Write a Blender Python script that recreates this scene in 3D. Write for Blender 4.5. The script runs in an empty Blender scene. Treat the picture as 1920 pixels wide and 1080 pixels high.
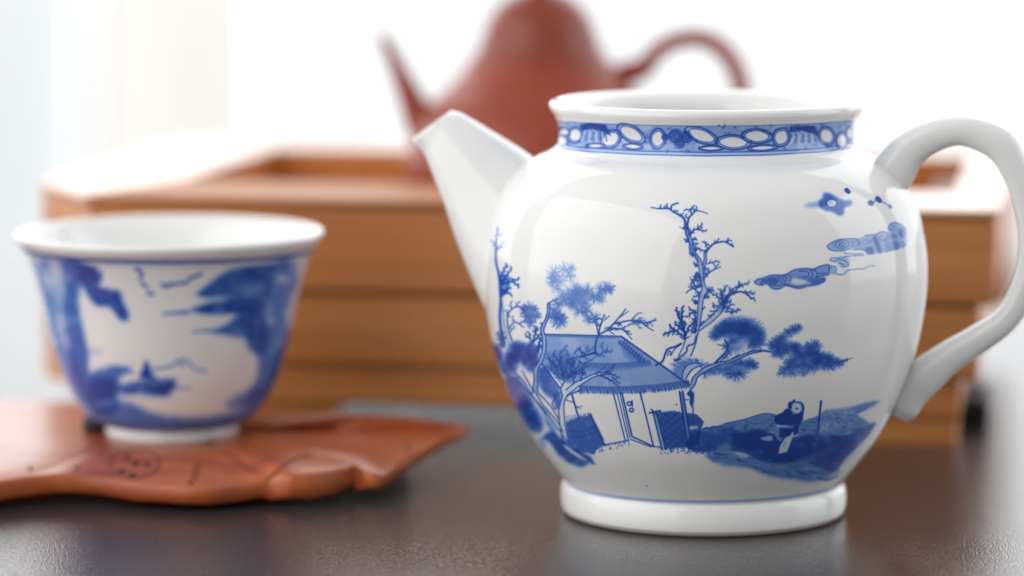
import bpy, bmesh, math, random
import numpy as np
from mathutils import Vector, Matrix

# ------------------------------------------------------------------ camera, world, lamps, exposure
SC = bpy.context.scene
COL = SC.collection
PITCH = math.radians(7.125)
CAM_Y, CAM_H, FPX = -0.70, 0.1342, 6400.0       # focal length in pixels of the 1920 px wide photograph
cam_d = bpy.data.cameras.new('camera')
cam = bpy.data.objects.new('camera', cam_d)
COL.objects.link(cam)
cam.location = (0, CAM_Y, CAM_H)
cam.rotation_euler = (math.pi / 2 - PITCH, 0, 0)
cam_d.sensor_width = 36.0
cam_d.lens = FPX * 36.0 / 1920.0
cam_d.clip_start = 0.01
cam_d.clip_end = 50
cam_d.dof.use_dof = True
cam_d.dof.focus_distance = 0.668
cam_d.dof.aperture_fstop = 6.3
SC.camera = cam

w = bpy.data.worlds.new('World')
SC.world = w
w.use_nodes = True
w.node_tree.nodes['Background'].inputs[0].default_value = (0.97, 0.98, 1.0, 1)
w.node_tree.nodes['Background'].inputs[1].default_value = 0.57

def area(name, loc, target, sx, sy, power, col=(1, 1, 1)):
    d = bpy.data.lights.new(name, 'AREA')
    d.shape = 'RECTANGLE'
    d.size, d.size_y, d.energy, d.color = sx, sy, power, col
    o = bpy.data.objects.new(name, d)
    COL.objects.link(o)
    o.location = loc
    o.rotation_euler = (Vector(target) - Vector(loc)).to_track_quat('-Z', 'Y').to_euler()
    return o

area('left_window_lamp', (-1.0, -0.50, 0.42), (0.03, 0, 0.05), 2.1, 1.5, 19.0, (1, 0.99, 0.97))
area('right_window_lamp', (1.2, 0.05, 0.42), (0.05, 0, 0.05), 0.8, 1.1, 6.0, (0.97, 0.98, 1))

SC.view_settings.view_transform = 'Standard'
SC.view_settings.look = 'None'
SC.view_settings.exposure = 0.0
SC.view_settings.gamma = 1.0
SC.cycles.use_denoising = True
SC.cycles.max_bounces = 10
SC.cycles.diffuse_bounces = 5
SC.cycles.glossy_bounces = 6
SC.cycles.sample_clamp_indirect = 6.0

# ------------------------------------------------------------------ measuring: photograph pixel -> place in the scene
FWD = np.array([0, math.cos(PITCH), -math.sin(PITCH)])
UPV = np.array([0, math.sin(PITCH), math.cos(PITCH)])
CAMP = np.array([0, CAM_Y, CAM_H])
def ray(px, py):
    return np.array([1.0, 0, 0]) * (px - 960) / FPX + UPV * (540 - py) / FPX + FWD
def PY(px, py, Y):
    d = ray(px, py)
    return CAMP + d * ((Y - CAM_Y) / d[1])
def PZ(px, py, Z):
    d = ray(px, py)
    return CAMP + d * ((Z - CAM_H) / d[2])
def sheet(P):                                     # where a point of a pot lies on the drawing sheet of its painter
    q = P - CAMP
    a = q @ FWD
    return 960 + FPX * q[..., 0] / a, 540 - FPX * (q @ UPV) / a

# ------------------------------------------------------------------ object helpers
def tag(o, label=None, cat=None, group=None, kind=None):
    if label: o['label'] = label
    if cat: o['category'] = cat
    if group: o['group'] = group
    if kind: o['kind'] = kind
    return o
def empty(name, loc, rz=0.0):
    o = bpy.data.objects.new(name, None)
    COL.objects.link(o)
    o.empty_display_size = 0.01
    o.location = loc
    o.rotation_euler = (0, 0, rz)
    return o
def link(name, bm, mat, parent=None, smooth=True):
    me = bpy.data.meshes.new(name)
    bmesh.ops.recalc_face_normals(bm, faces=bm.faces[:])
    bm.to_mesh(me)
    bm.free()
    if smooth:
        me.polygons.foreach_set('use_smooth', [True] * len(me.polygons))
    me.materials.append(mat)
    o = bpy.data.objects.new(name, me)
    COL.objects.link(o)
    if parent is not None: o.parent = parent
    return o
def catmull(pts, n):
    p = np.array(pts, float)
    if len(p) == 2:
        return p[0] + np.linspace(0, 1, n + 1)[:, None] * (p[1] - p[0])
    ext = np.vstack([2 * p[0] - p[1], p, 2 * p[-1] - p[-2]])
    out = []
    t = np.linspace(0, 1, n, endpoint=False)[:, None]
    for i in range(len(p) - 1):
        a, b, c, d = ext[i:i + 4]
        out.append(0.5 * ((2 * b) + (c - a) * t + (2 * a - 5 * b + 4 * c - d) * t ** 2 + (3 * b - a - 3 * c + d) * t ** 3))
    out.append(p[-1][None])
    return np.vstack(out)
def lathe(prof, n, bm, uv=None, sq=None):
    """prof: (r, z) pairs; uv: v value for each pair, written with u = half turn mirrored front to back"""
    rings = []
    for (r, z) in prof:
        if r < 1e-6:
            rings.append([bm.verts.new((0, 0, z))])
        else:
            rings.append([bm.verts.new((r * math.cos(2 * math.pi * k / n), r * math.sin(2 * math.pi * k / n), z)) for k in range(n)])
    lay = bm.loops.layers.uv.verify() if uv is not None else None
    def u_of(k):
        x, y = math.cos(2 * math.pi * k / n), -abs(math.sin(2 * math.pi * k / n))
        return 0.5 + math.atan2(x, max(-y, 0.0)) / math.pi
    for i in range(len(rings) - 1):
        A, B = rings[i], rings[i + 1]
        for k in range(n):
            k2 = (k + 1) % n
            if len(A) == 1 and len(B) == 1: continue
            if len(A) == 1: f = bm.faces.new((A[0], B[k2], B[k])); ks = (k, k2, k); vs = (i, i + 1, i + 1)
            elif len(B) == 1: f = bm.faces.new((A[k], A[k2], B[0])); ks = (k, k2, k); vs = (i, i, i + 1)
            else: f = bm.faces.new((A[k], A[k2], B[k2], B[k])); ks = (k, k2, k2, k); vs = (i, i, i + 1, i + 1)
            if lay:
                for l, kk, vv in zip(f.loops, ks, vs): l[lay].uv = (u_of(kk), uv[vv])
    return bm
def loft(secs, bm, cap0=True, cap1=True):
    """secs: list of rings (lists of xyz), all the same length"""
    R = [[bm.verts.new(p) for p in s] for s in secs]
    n = len(R[0])
    for A, B in zip(R[:-1], R[1:]):
        for k in range(n):
            bm.faces.new((A[k], A[(k + 1) % n], B[(k + 1) % n], B[k]))
    if cap0: bm.faces.new(R[0][::-1])
    if cap1: bm.faces.new(R[-1])
    return R
def tube(pts, rad_in, rad_y, bm, n=20, ex=2.0, cap=True):
    """tube whose middle line lies near a plane of constant y; rad_in across the line in that plane, rad_y along y"""
    pts = [Vector(p) for p in pts]
    secs = []
    for i, p in enumerate(pts):
        t = (pts[min(i + 1, len(pts) - 1)] - pts[max(i - 1, 0)]).normalized()
        yv = Vector((0, 1, 0))
        nv = t.cross(yv).normalized()
        yv = nv.cross(t).normalized()
        ring = []
        for k in range(n):
            a = 2 * math.pi * k / n
            c, s = math.cos(a), math.sin(a)
            cc, ss = math.copysign(abs(c) ** (2 / ex), c), math.copysign(abs(s) ** (2 / ex), s)
            ring.append(p + nv * cc * rad_in[i] + yv * ss * rad_y[i])
        secs.append(ring)
    loft(secs, bm, cap, cap)
def box(bm, x0, x1, y0, y1, z0, z1, bev=0.0, seg=2):
    ret = bmesh.ops.create_cube(bm, size=1.0)
    vs = ret['verts']
    for v in vs:
        v.co = Vector(((x0 + x1) / 2 + v.co.x * (x1 - x0), (y0 + y1) / 2 + v.co.y * (y1 - y0), (z0 + z1) / 2 + v.co.z * (z1 - z0)))
    if bev:
        es = list({e for v in vs for e in v.link_edges})
        bmesh.ops.bevel(bm, geom=es, offset=bev, segments=seg, profile=0.6, affect='EDGES')

# ------------------------------------------------------------------ materials
def mat(name, base, rough=0.5, ior=1.5, coat=0.0, coat_r=0.1):
    m = bpy.data.materials.new(name)
    m.use_nodes = True
    b = m.node_tree.nodes['Principled BSDF']
    b.inputs['Base Color'].default_value = (*base, 1)
    b.inputs['Roughness'].default_value = rough
    b.inputs['IOR'].default_value = ior
    b.inputs['Coat Weight'].default_value = coat
    b.inputs['Coat Roughness'].default_value = coat_r
    return m, m.node_tree, b
def nd(nt, typ, **kw):
    n = nt.nodes.new(typ)
    for k, v in kw.items(): setattr(n, k, v)
    return n
def coords(nt, scale, kind='Object'):
    tc = nd(nt, 'ShaderNodeTexCoord'); mp = nd(nt, 'ShaderNodeMapping')
    mp.inputs['Scale'].default_value = scale
    nt.links.new(tc.outputs[kind], mp.inputs['Vector'])
    return mp.outputs['Vector']
def noise(nt, vec, scale, detail=4, rough=0.55):
    n = nd(nt, 'ShaderNodeTexNoise')
    n.inputs['Scale'].default_value = scale; n.inputs['Detail'].default_value = detail; n.inputs['Roughness'].default_value = rough
    nt.links.new(vec, n.inputs['Vector'])
    return n.outputs['Fac']
def ramp(nt, fac, stops):
    r = nd(nt, 'ShaderNodeValToRGB')
    e = r.color_ramp.elements
    while len(e) < len(stops): e.new(0.5)
    for el, (p, c) in zip(e, stops):
        el.position = p; el.color = (*c, 1)
    nt.links.new(fac, r.inputs['Fac'])
    return r.outputs['Color']
def bump(nt, b, h, strength, dist):
    n = nd(nt, 'ShaderNodeBump')
    n.inputs['Strength'].default_value = strength; n.inputs['Distance'].default_value = dist
    nt.links.new(h, n.inputs['Height']); nt.links.new(n.outputs['Normal'], b.inputs['Normal'])

PORC = (0.82, 0.82, 0.805)
def porcelain(name, img=None):
    m, nt, b = mat(name, PORC, 0.06, 1.5)
    v = coords(nt, (1, 1, 1))
    bump(nt, b, noise(nt, v, 55, 2), 0.11, 0.002)
    if img:
        t = nd(nt, 'ShaderNodeTexImage', image=img, interpolation='Cubic', extension='EXTEND')
        uv = nd(nt, 'ShaderNodeTexCoord')
        nt.links.new(uv.outputs['UV'], t.inputs['Vector'])
        c = ramp(nt, t.outputs['Color'], [(0.0, PORC), (0.20, (0.44, 0.55, 0.78)), (0.42, (0.16, 0.295, 0.65)), (0.72, (0.052, 0.145, 0.50)), (1.0, (0.018, 0.064, 0.35))])
        nt.links.new(c, b.inputs['Base Color'])
    return m
M_PORC = porcelain('white_porcelain')
def wood(name, c0, c1, c2, rough, coat, stretch=(6, 50, 90), bumpy=0.15, coat_r=0.12, scale=1.0, grain=None):
    m, nt, b = mat(name, c1, rough, 1.5, coat, coat_r)
    v = coords(nt, stretch)
    f = noise(nt, v, scale, 6, 0.62)
    c = ramp(nt, f, [(0.28, c0), (0.5, c1), (0.72, c2)])
    oi = nd(nt, 'ShaderNodeObjectInfo'); mr = nd(nt, 'ShaderNodeMapRange'); hs = nd(nt, 'ShaderNodeHueSaturation')
    mr.inputs['To Min'].default_value = 0.86; mr.inputs['To Max'].default_value = 1.12
    nt.links.new(oi.outputs['Random'], mr.inputs['Value']); nt.links.new(mr.outputs['Result'], hs.inputs['Value'])
    nt.links.new(c, hs.inputs['Color'])
    nt.links.new(hs.outputs['Color'], b.inputs['Base Color'])
    bump(nt, b, f, bumpy, 0.0006)
    return m
M_BAMBOO = wood('carbonised_bamboo', (0.42, 0.135, 0.032), (0.60, 0.218, 0.054), (0.72, 0.31, 0.09), 0.40, 0.08, (5, 60, 130), 0.10, 0.2)
M_GROOVE = wood('dark_bamboo', (0.16, 0.055, 0.018), (0.22, 0.08, 0.026), (0.28, 0.10, 0.035), 0.5, 0.0)
M_LEAF = wood('red_lacquered_wood', (0.24, 0.042, 0.011), (0.39, 0.084, 0.021), (0.50, 0.135, 0.037), 0.33, 0.4, (30, 90, 90), 0.12, 0.25, 1.4)
M_LEAFDARK = wood('dark_wood_pit', (0.03, 0.012, 0.006), (0.05, 0.02, 0.01), (0.07, 0.03, 0.015), 0.7, 0.0)
M_BLACK = wood('shade_black', (0.004, 0.004, 0.005), (0.007, 0.006, 0.007), (0.012, 0.010, 0.010), 0.6, 0.0)  # black for the added shapes that stand in for deep shade
M_CLAY = wood('red_clay', (0.23, 0.034, 0.013), (0.27, 0.041, 0.016), (0.31, 0.05, 0.021), 0.42, 0.06, (300, 300, 300), 0.10, 0.3)

# table: dark satin laminate with a fine pebbled grain
M_TABLE, nt, b = mat('dark_table_laminate', (0.08, 0.065, 0.065), 0.17, 1.5)
v = coords(nt, (1, 1, 1))
g = noise(nt, v, 2100, 1, 0.5)
bump(nt, b, g, 0.30, 0.0003)
nt.links.new(ramp(nt, noise(nt, v, 700, 3), [(0.3, (0.034, 0.029, 0.030)), (0.7, (0.060, 0.051, 0.052))]), b.inputs['Base Color'])

def emissive(name, col, s):
    m = bpy.data.materials.new(name); m.use_nodes = True
    nt = m.node_tree
    nt.nodes.remove(nt.nodes['Principled BSDF'])
    e = nd(nt, 'ShaderNodeEmission')
    e.inputs[0].default_value = (*col, 1); e.inputs[1].default_value = s
    nt.links.new(e.outputs[0], nt.nodes['Material Output'].inputs[0])
    return m
def sheer(name, col):
    m = bpy.data.materials.new(name); m.use_nodes = True
    nt = m.node_tree
    nt.nodes.remove(nt.nodes['Principled BSDF'])
    t = nd(nt, 'ShaderNodeBsdfTranslucent'); d = nd(nt, 'ShaderNodeBsdfDiffuse'); a = nd(nt, 'ShaderNodeMixShader')
    v = coords(nt, (1, 1, 1))
    c = ramp(nt, noise(nt, v, 220, 3), [(0.3, tuple(x * 0.94 for x in col)), (0.7, col)])
    nt.links.new(c, t.inputs[0]); nt.links.new(c, d.inputs[0])
    a.inputs[0].default_value = 0.25
    nt.links.new(t.outputs[0], a.inputs[1]); nt.links.new(d.outputs[0], a.inputs[2])
    nt.links.new(a.outputs[0], nt.nodes['Material Output'].inputs[0])
    return m

# ------------------------------------------------------------------ brush and ink: a small painter for the cobalt drawings
class Ink:
    def __init__(s, x0, y0, x1, y1, sc, seed):
        s.x0, s.y0, s.sc = x0, y0, sc
        s.W, s.H = int((x1 - x0) * sc), int((y1 - y0) * sc)
        s.D = np.zeros((s.H, s.W), np.float32)
        s.R = random.Random(seed)
        rs = np.random.RandomState(seed)
        n = np.zeros((s.H, s.W), np.float32); tot = 0
        for cell, amp in ((48, 1.0), (20, 0.8), (8, 0.5)):
            g = rs.rand(s.H // cell + 3, s.W // cell + 3)
            yy = np.arange(s.H) / cell; xx = np.arange(s.W) / cell
            yi, xi = yy.astype(int), xx.astype(int)
            fy, fx = (yy - yi)[:, None], (xx - xi)[None]
            fy, fx = fy * fy * (3 - 2 * fy), fx * fx * (3 - 2 * fx)
            n += amp * ((g[yi][:, xi] * (1 - fx) + g[yi][:, xi + 1] * fx) * (1 - fy) + (g[yi + 1][:, xi] * (1 - fx) + g[yi + 1][:, xi + 1] * fx) * fy)
            tot += amp
        s.N = n / tot
        s.K = lambda p: p
    def c(s, p):
        q = s.K(p)
        return ((q[0] - s.x0) * s.sc, (q[1] - s.y0) * s.sc)
    def seg(s, a, b, wa, wb, al, mode='max', soft=0.75):
        """a, b in canvas pixels; widths in canvas pixels"""
        m = max(wa, wb) / 2 + soft + 1
        X0, X1 = int(max(0, min(a[0], b[0]) - m)), int(min(s.W, max(a[0], b[0]) + m + 1))
        Y0, Y1 = int(max(0, min(a[1], b[1]) - m)), int(min(s.H, max(a[1], b[1]) + m + 1))
        if X1 <= X0 or Y1 <= Y0: return
        yy, xx = np.mgrid[Y0:Y1, X0:X1]
        dx, dy = b[0] - a[0], b[1] - a[1]
        L = dx * dx + dy * dy + 1e-9
        t = np.clip(((xx - a[0]) * dx + (yy - a[1]) * dy) / L, 0, 1)
        d = np.hypot(xx - a[0] - t * dx, yy - a[1] - t * dy)
        k = np.clip((wa + (wb - wa) * t) / 2 - d + soft, 0, 2 * soft) / (2 * soft)
        D = s.D[Y0:Y1, X0:X1]
        if mode == 'max': np.maximum(D, al * k, out=D)
        elif mode == 'add': D += (1 - D) * al * k
        else: D += (al - D) * k                      # 'set': cover what is below
    def line(s, pts, w0, w1=None, al=0.9, mode='max', wob=0.0, soft=0.75, n=5, smooth=True):
        if w1 is None: w1 = w0
        if mode == 'max': w0, w1, al = w0 * 1.35, w1 * 1.35, min(1.0, al * 1.1)
        p = np.array([s.c(q) for q in pts])
        if smooth and len(p) > 2: p = catmull(p, n)
        if wob: p = p + np.array([[s.R.gauss(0, wob * s.sc), s.R.gauss(0, wob * s.sc)] for _ in p])
        N = len(p) - 1
        for i in range(N):
            ws = [(w0 + (w1 - w0) * j / N) * s.sc for j in (i, i + 1)]
            s.seg(p[i], p[i + 1], ws[0], ws[1], al, mode, soft)
    def poly(s, pts, al, feather=1.0, rough=0.0, mode='add', smooth=True, n=6):
        p = np.array([s.c(q) for q in pts])
        if smooth: p = catmull(np.vstack([p, p[:1]]), n)[:-1]
        m = int(feather * 3 * s.sc) + 2
        X0, X1 = int(max(0, p[:, 0].min() - m)), int(min(s.W, p[:, 0].max() + m))
        Y0, Y1 = int(max(0, p[:, 1].min() - m)), int(min(s.H, p[:, 1].max() + m))
        if X1 <= X0 or Y1 <= Y0: return
        yy, xx = np.mgrid[Y0:Y1, X0:X1]
        ins = np.zeros(xx.shape, bool)
        q = np.roll(p, -1, 0)
        for (ax, ay), (bx, by) in zip(p, q):
            if ay == by: continue
            cnd = ((ay > yy) != (by > yy)) & (xx < (bx - ax) * (yy - ay) / (by - ay) + ax)
            ins ^= cnd
        k = ins.astype(np.float32)
        r = max(1, int(feather * s.sc))
        for _ in range(2):
            for ax in (0, 1):
                c = np.cumsum(np.pad(k, [(r + 1, r) if i == ax else (0, 0) for i in (0, 1)]), axis=ax)
                k = ((c[2 * r + 1:] - c[:-2 * r - 1]) if ax == 0 else (c[:, 2 * r + 1:] - c[:, :-2 * r - 1])) / (2 * r + 1)
        if rough: k = k * np.clip(1 + rough * 4 * (s.N[Y0:Y1, X0:X1] - 0.5), 0, 1.35)
        k = np.clip(k, 0, 1)
        D = s.D[Y0:Y1, X0:X1]
        if mode == 'add': D += (1 - D) * al * k
        elif mode == 'set': D += (al - D) * k
        else: np.maximum(D, al * k, out=D)
    def tuft(s, ctr, r, n=26, al=0.7, w=1.0, squash=1.0, a0=0, a1=2 * math.pi, core=0.35):
        x, y = s.c(ctr); r = r * s.sc * s.unit
        for _ in range(n):
            a = s.R.uniform(a0, a1); L = r * s.R.uniform(0.65, 1.1)
            s.seg((x + 0.12 * L * math.cos(a), y + 0.12 * L * math.sin(a) * squash), (x + L * math.cos(a), y + L * math.sin(a) * squash), w * s.sc, 0.5 * w * s.sc, al * s.R.uniform(0.75, 1.15), 'max', 0.6)
        if core: s.seg((x, y), (x + 0.1, y), r * 1.0, r * 1.0, core * 0.42, 'add', r * 0.5)
    unit = 1.14
    def coral(s, a, b, w, al=0.85, knobs=None, size=1.0, spread=0.9):
        """a twig with short stubby side shoots, as on old porcelain plum branches"""
        s.line([a, ((a[0] + b[0]) / 2 + s.R.uniform(-.06, .06) * abs(b[1] - a[1]), (a[1] + b[1]) / 2 + s.R.uniform(-.06, .06) * abs(b[0] - a[0])), b], w, w * 0.55, al)
        L = math.hypot(b[0] - a[0], b[1] - a[1])
        k = knobs or max(2, int(L / s.K_len(4.5)))
        ang = math.atan2(b[1] - a[1], b[0] - a[0])
        for i in range(k):
            t = (i + 0.6) / k
            p = (a[0] + (b[0] - a[0]) * t, a[1] + (b[1] - a[1]) * t)
            sd = 1 if i % 2 else -1
            l = s.K_len(s.R.uniform(3.2, 6.2) * size) * (1.1 - 0.4 * t)
            q = (p[0] + l * math.cos(ang + sd * spread), p[1] + l * math.sin(ang + sd * spread))
            s.line([p, q], w * 0.75, w * 0.55, al)
            if s.R.random() < 0.6:
                q2 = (q[0] + 0.6 * l * math.cos(ang + sd * spread * 0.1 - 0.5), q[1] + 0.6 * l * math.sin(ang + sd * spread * 0.1 - 0.5))
                s.line([q, q2], w * 0.6, w * 0.4, al)
    def K_len(s, v):
        a, b_ = s.K((0, 0)), s.K((1, 0))
        return v / (b_[0] - a[0])
    def frame(s, ox, oy, k):
        s.K = lambda p: (ox + p[0] / k, oy + p[1] / k)
    def trunk(s, L, Rr, pale=0.10, w=1.3, al=0.85):
        s.poly(list(L) + list(Rr)[::-1], pale, 0.7, mode='set', smooth=False)
        s.line(L, w, w, al, wob=0.25); s.line(Rr, w, w, al, wob=0.25)

def paint_pot():
    s = Ink(890, 160, 1750, 960, 1.6, 5)
    R = s.R
    # --- far left: thin tall tree, shrubs and pine by the bank
    s.frame(900, 400, 3.6)
    s.line([(122, 100), (108, 220), (108, 330), (128, 420), (140, 560), (135, 720), (160, 900)], 2.6, 4.5, 0.62)
    s.line([(150, 600), (165, 760), (200, 900)], 1.2, 1.2, 0.6)
    for a, b in (((112, 240), (160, 190)), ((110, 230), (75, 180)), ((118, 140), (150, 150)), ((115, 250), (150, 225)), ((122, 130), (108, 160))):
        s.coral(a, b, 1.6, 0.55)
    for a, b in (((140, 470), (215, 370)), ((145, 480), (265, 440)), ((215, 440), (265, 500)), ((140, 540), (205, 500)), ((130, 450), (180, 345)), ((150, 520), (215, 550)), ((140, 560), (190, 520))):
        s.coral(a, b, 2.6, 0.72)
    s.poly([(130, 430), (190, 420), (200, 500), (150, 560), (130, 540)], 0.45, 3)
    # twisted white-barked tree
    s.line([(215, 860), (190, 780), (185, 700), (215, 645), (265, 630), (295, 655)], 2.2, 1.6, 0.75)
    s.line([(190, 780), (235, 735), (295, 770)], 1.8, 1.5, 0.7)
    for a, b in (((215, 645), (205, 600)), ((240, 635), (262, 595)), ((200, 700), (170, 650)), ((235, 735), (215, 700)), ((265, 745), (310, 720)), ((205, 800), (235, 760)), ((295, 655), (300, 620))):
        s.coral(a, b, 1.5, 0.7)
    for q, r in (((330, 640), 13), ((345, 690), 15), ((320, 700), 13), ((385, 690), 9), ((300, 660), 10), ((345, 740), 11), ((365, 650), 9)):
        s.tuft(q, r, 34, 0.62, core=0.42)
    for a, b in (((350, 880), (390, 770)), ((360, 870), (420, 800)), ((345, 860), (330, 800)), ((330, 840), (305, 820)), ((375, 820), (370, 760)), ((420, 800), (415, 740))):
        s.coral(a, b, 2.2, 0.75)
    # washes of bank behind
    s.poly([(220, 870), (290, 880), (380, 930), (390, 1060), (330, 1060), (300, 960), (260, 1000), (180, 1070), (170, 980), (215, 930)], 0.62, 5, 0.5)
    s.poly([(90, 880), (130, 900), (140, 960), (110, 990), (85, 930)], 0.55, 6)
    s.poly([(180, 900), (260, 880), (280, 940), (240, 1040), (190, 1060)], 0.4, 5, 0.4)
    for q, r in (((240, 900), 12), ((215, 950), 12), ((200, 1000), 12), ((270, 910), 12), ((310, 940), 13), ((350, 960), 13), ((370, 920), 11), ((340, 900), 10), ((260, 960), 11), ((300, 990), 10), ((110, 930), 10), ((125, 970), 10), ((360, 1010), 10)):
        s.tuft(q, r, 30, .72, 1.3, core=.45)
    for a, b in (((220, 1000), (230, 880)), ((250, 990), (290, 890)), ((330, 1000), (320, 900)), ((360, 1000), (400, 900)), ((390, 930), (410, 840)), ((150, 900), (120, 800)), ((170, 880), (150, 790))):
        s.coral(a, b, 2.6, .8)
    # the pine's pale and dark needle clusters
    for q, r, al, co in (((500, 400), 15, .42, .12), ((570, 375), 15, .42, .08), ((600, 420), 16, .36, .12), ((540, 450), 16, .36, .14), ((500, 460), 15, .46, .16), ((515, 500), 13, .40, .15), ((610, 380), 13, .4, .08), ((490, 430), 11, .5, .18),
                         ((640, 530), 17, .42, .30), ((600, 555), 16, .42, .32), ((690, 540), 17, .42, .30), ((570, 590), 13, .55, .28), ((620, 610), 14, .55, .25), ((560, 560), 13, .4, .3), ((660, 580), 15, .4, .3),
                         ((520, 610), 13, .6, .35), ((500, 650), 12, .6, .3), ((520, 720), 14, .75, .5), ((545, 740), 13, .75, .45), ((490, 700), 12, .65, .4), ((520, 680), 12, .65, .4), ((555, 700), 10, .6, .3)):
        s.tuft(q, r, 30, al, 0.9, core=co)
    s.frame(880, 340, 3.857)
    for q, r, al, co in (((780, 790), 15, .5, .28), ((850, 800), 16, .6, .3), ((900, 830), 15, .6, .35), ((950, 790), 15, .6, .35), ((990, 775), 14, .72, .4), ((1020, 770), 10, .72, .3), ((940, 850), 13, .55, .3),
                         ((800, 870), 15, .5, .3), ((800, 940), 15, .62, .4), ((850, 930), 13, .55, .3), ((740, 880), 11, .6, .2), ((870, 990), 13, .62, .35), ((910, 985), 11, .55, .3), ((760, 830), 15, .45, .28), ((840, 880), 14, .5, .3)):
        s.tuft(q, r, 30, al, 0.9, core=co)
    # --- the house
    s.frame(900, 560, 3.177)
    roof = [(390, 213), (840, 225), (1245, 512), (1050, 540), (840, 552), (560, 545), (370, 390), (365, 300)]
    s.poly(roof, 0.31, 0.8, 0.14, smooth=False)
    s.poly([(470, 225), (560, 225), (600, 300), (520, 300)], 0.24, 6, mode='set')
    s.poly([(820, 250), (1010, 390), (900, 370)], 0.25, 4)
    s.poly([(560, 400), (800, 400), (1000, 390), (860, 420), (600, 430)], 0.16, 3)
    s.line([(390, 213), (840, 225)], 1.6, 1.6, 0.9, smooth=False); s.line([(392, 222), (830, 236)], 1.0, 1.0, 0.75, smooth=False)
    s.line([(840, 225), (1245, 513)], 2.2, 2.2, 0.95, smooth=False)
    s.line([(370, 390), (500, 565)], 1.6, 1.6, 0.85, smooth=False); s.line([(395, 390), (512, 545)], 1.0, 1.0, 0.7, smooth=False)
    for i in range(64):                                                    # eave thatch
        t = i / 63
        x = 560 + 680 * t; y = 542 + 14 * math.sin(t * 2.6) - 40 * t * t
        s.line([(x, y - 22), (x + 12 + R.uniform(-3, 3), y + 20 + R.uniform(-6, 6))], 1.6, 0.9, 0.78)
        s.line([(x - 6, y - 6), (x + 4, y + 16)], 1.2, 0.8, 0.7)
    for i in range(52):                                                    # middle row of thatch
        t = i / 51
        x = 590 + 420 * t; y = 388 + 14 * math.sin(t * 3.0) - 12 * t
        s.line([(x, y - 10), (x + 12, y + 20 + R.uniform(-5, 5))], 1.3, 0.8, 0.72)
    for i in range(9):                                                     # woven ridge end
        for j in range(2):
            x = 822 + i * 15 + j * 24; y = 256 + i * 13 - j * 1
            s.line([(x, y), (x + 20, y + 13)], 1.3, 1.1, 0.85); s.line([(x + 16, y - 6), (x + 4, y + 16)], 1.3, 1.1, 0.85)
    # walls, jambs and door leaf
    for a, b, w in (((795, 568), (866, 850), 1.5), ((818, 566), (884, 845), 1.2), ((845, 562), (906, 822), 2.0), ((833, 562), (893, 828), 1.1), ((955, 562), (1033, 880), 1.7), ((905, 822), (1035, 882), 1.8), ((895, 838), (1020, 884), 1.1),
                    ((740, 872), (886, 846), 1.5), ((1188, 555), (1240, 892), 2.2), ((1208, 552), (1262, 890), 1.8), ((1198, 560), (1250, 890), 1.0), ((1035, 882), (1100, 886), 1.2), ((545, 565), (590, 720), 2.2)):
        s.line([a, b], w, w, 0.86, smooth=False)
    s.line([(955, 560), (962, 600)], 2.4, 1.6, 0.9, smooth=False)
    s.line([(570, 650), (610, 640)], 1.2, 1.0, 0.6); s.line([(560, 630), (600, 660)], 1.2, 1.0, 0.6); s.line([(500, 600), (560, 620)], 1.2, 1.2, 0.7)
    for q in ((890, 626), (902, 664)):
        s.line([(q[0] + 12 * math.cos(a), q[1] + 11 * math.sin(a)) for a in np.linspace(0, 2 * math.pi, 10)], 1.7, 1.7, 0.95)
    s.line([(905, 610), (908, 640)], 1.8, 1.6, .95)
    # wattle fence to the left of the door
    s.poly([(512, 740), (560, 720), (660, 694), (742, 872), (690, 905), (680, 930), (560, 900), (530, 860)], 0.62, 1.0, 0.22, smooth=False)
    for i in range(26):
        t = i / 25; x = 516 + 140 * t; y = 738 - 45 * t
        s.line([(x, y - R.uniform(0, 16)), (x + 38 + 45 * t, y + 150 + R.uniform(-10, 10))], 0.9, 0.8, R.uniform(.65, .85))
    for k in (0.35, 0.6): s.line([(525, 740 + 130 * k), (600, 745 + 135 * k), (690, 700 + 160 * k)], 1.3, 1.3, 0.85)
    s.line([(658, 690), (742, 875)], 2.4, 2.4, 0.92, smooth=False)
    for i in range(9): s.line([(520 + i * 13, 735 - i * 3), (515 + i * 14 + R.uniform(-6, 6), 700 - i * 2)], 1.1, .7, .6)
    for i in range(40):
        x = R.uniform(670, 890); y = 905 - (x - 690) * 0.22 + R.uniform(-16, 14)
        s.seg(s.c((x, y)), s.c((x + R.uniform(-6, 6), y + R.uniform(-7, 7))), 2.6, 2.0, R.uniform(.4, .85))
    # plaited gate panel to the right of the door
    s.poly([(1050, 680), (1160, 668), (1215, 690), (1240, 885), (1105, 895)], 0.66, 0.8, 0.12, smooth=False)
    for i in range(11):
        for j in range(6):
            x = 1058 + j * 28 + i * 5; y = 690 + i * 19
            if x > 1230 or y > 880: continue
            sg = 1 if (i + j) % 2 else -1
            for k in (-7, -2, 3, 8):
                s.line([(x - 11, y + k - sg * 9), (x + 13, y + k + sg * 9)], 0.7, 0.7, 0.92 if k != 3 else 0.45, 'set')
    s.poly([(1030, 672), (1048, 672), (1104, 900), (1085, 900)], 0.25, 0.4, mode='set', smooth=False)
    for a, b in (((1028, 668), (1084, 902)), ((1048, 672), (1106, 900))): s.line([a, b], 1.8, 1.8, .9, smooth=False)
    s.line([(1008, 682), (1075, 668)], 2.0, 2.0, .9); s.line([(1020, 660), (1050, 690)], 1.8, 1.5, .85)
    s.poly([(1190, 556), (1208, 554), (1262, 890), (1242, 890)], 0.45, 0.4, mode='set', smooth=False)
    for a, b in (((1188, 555), (1240, 892)), ((1208, 552), (1262, 890))): s.line([a, b], 1.9, 1.9, .93, smooth=False)
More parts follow.
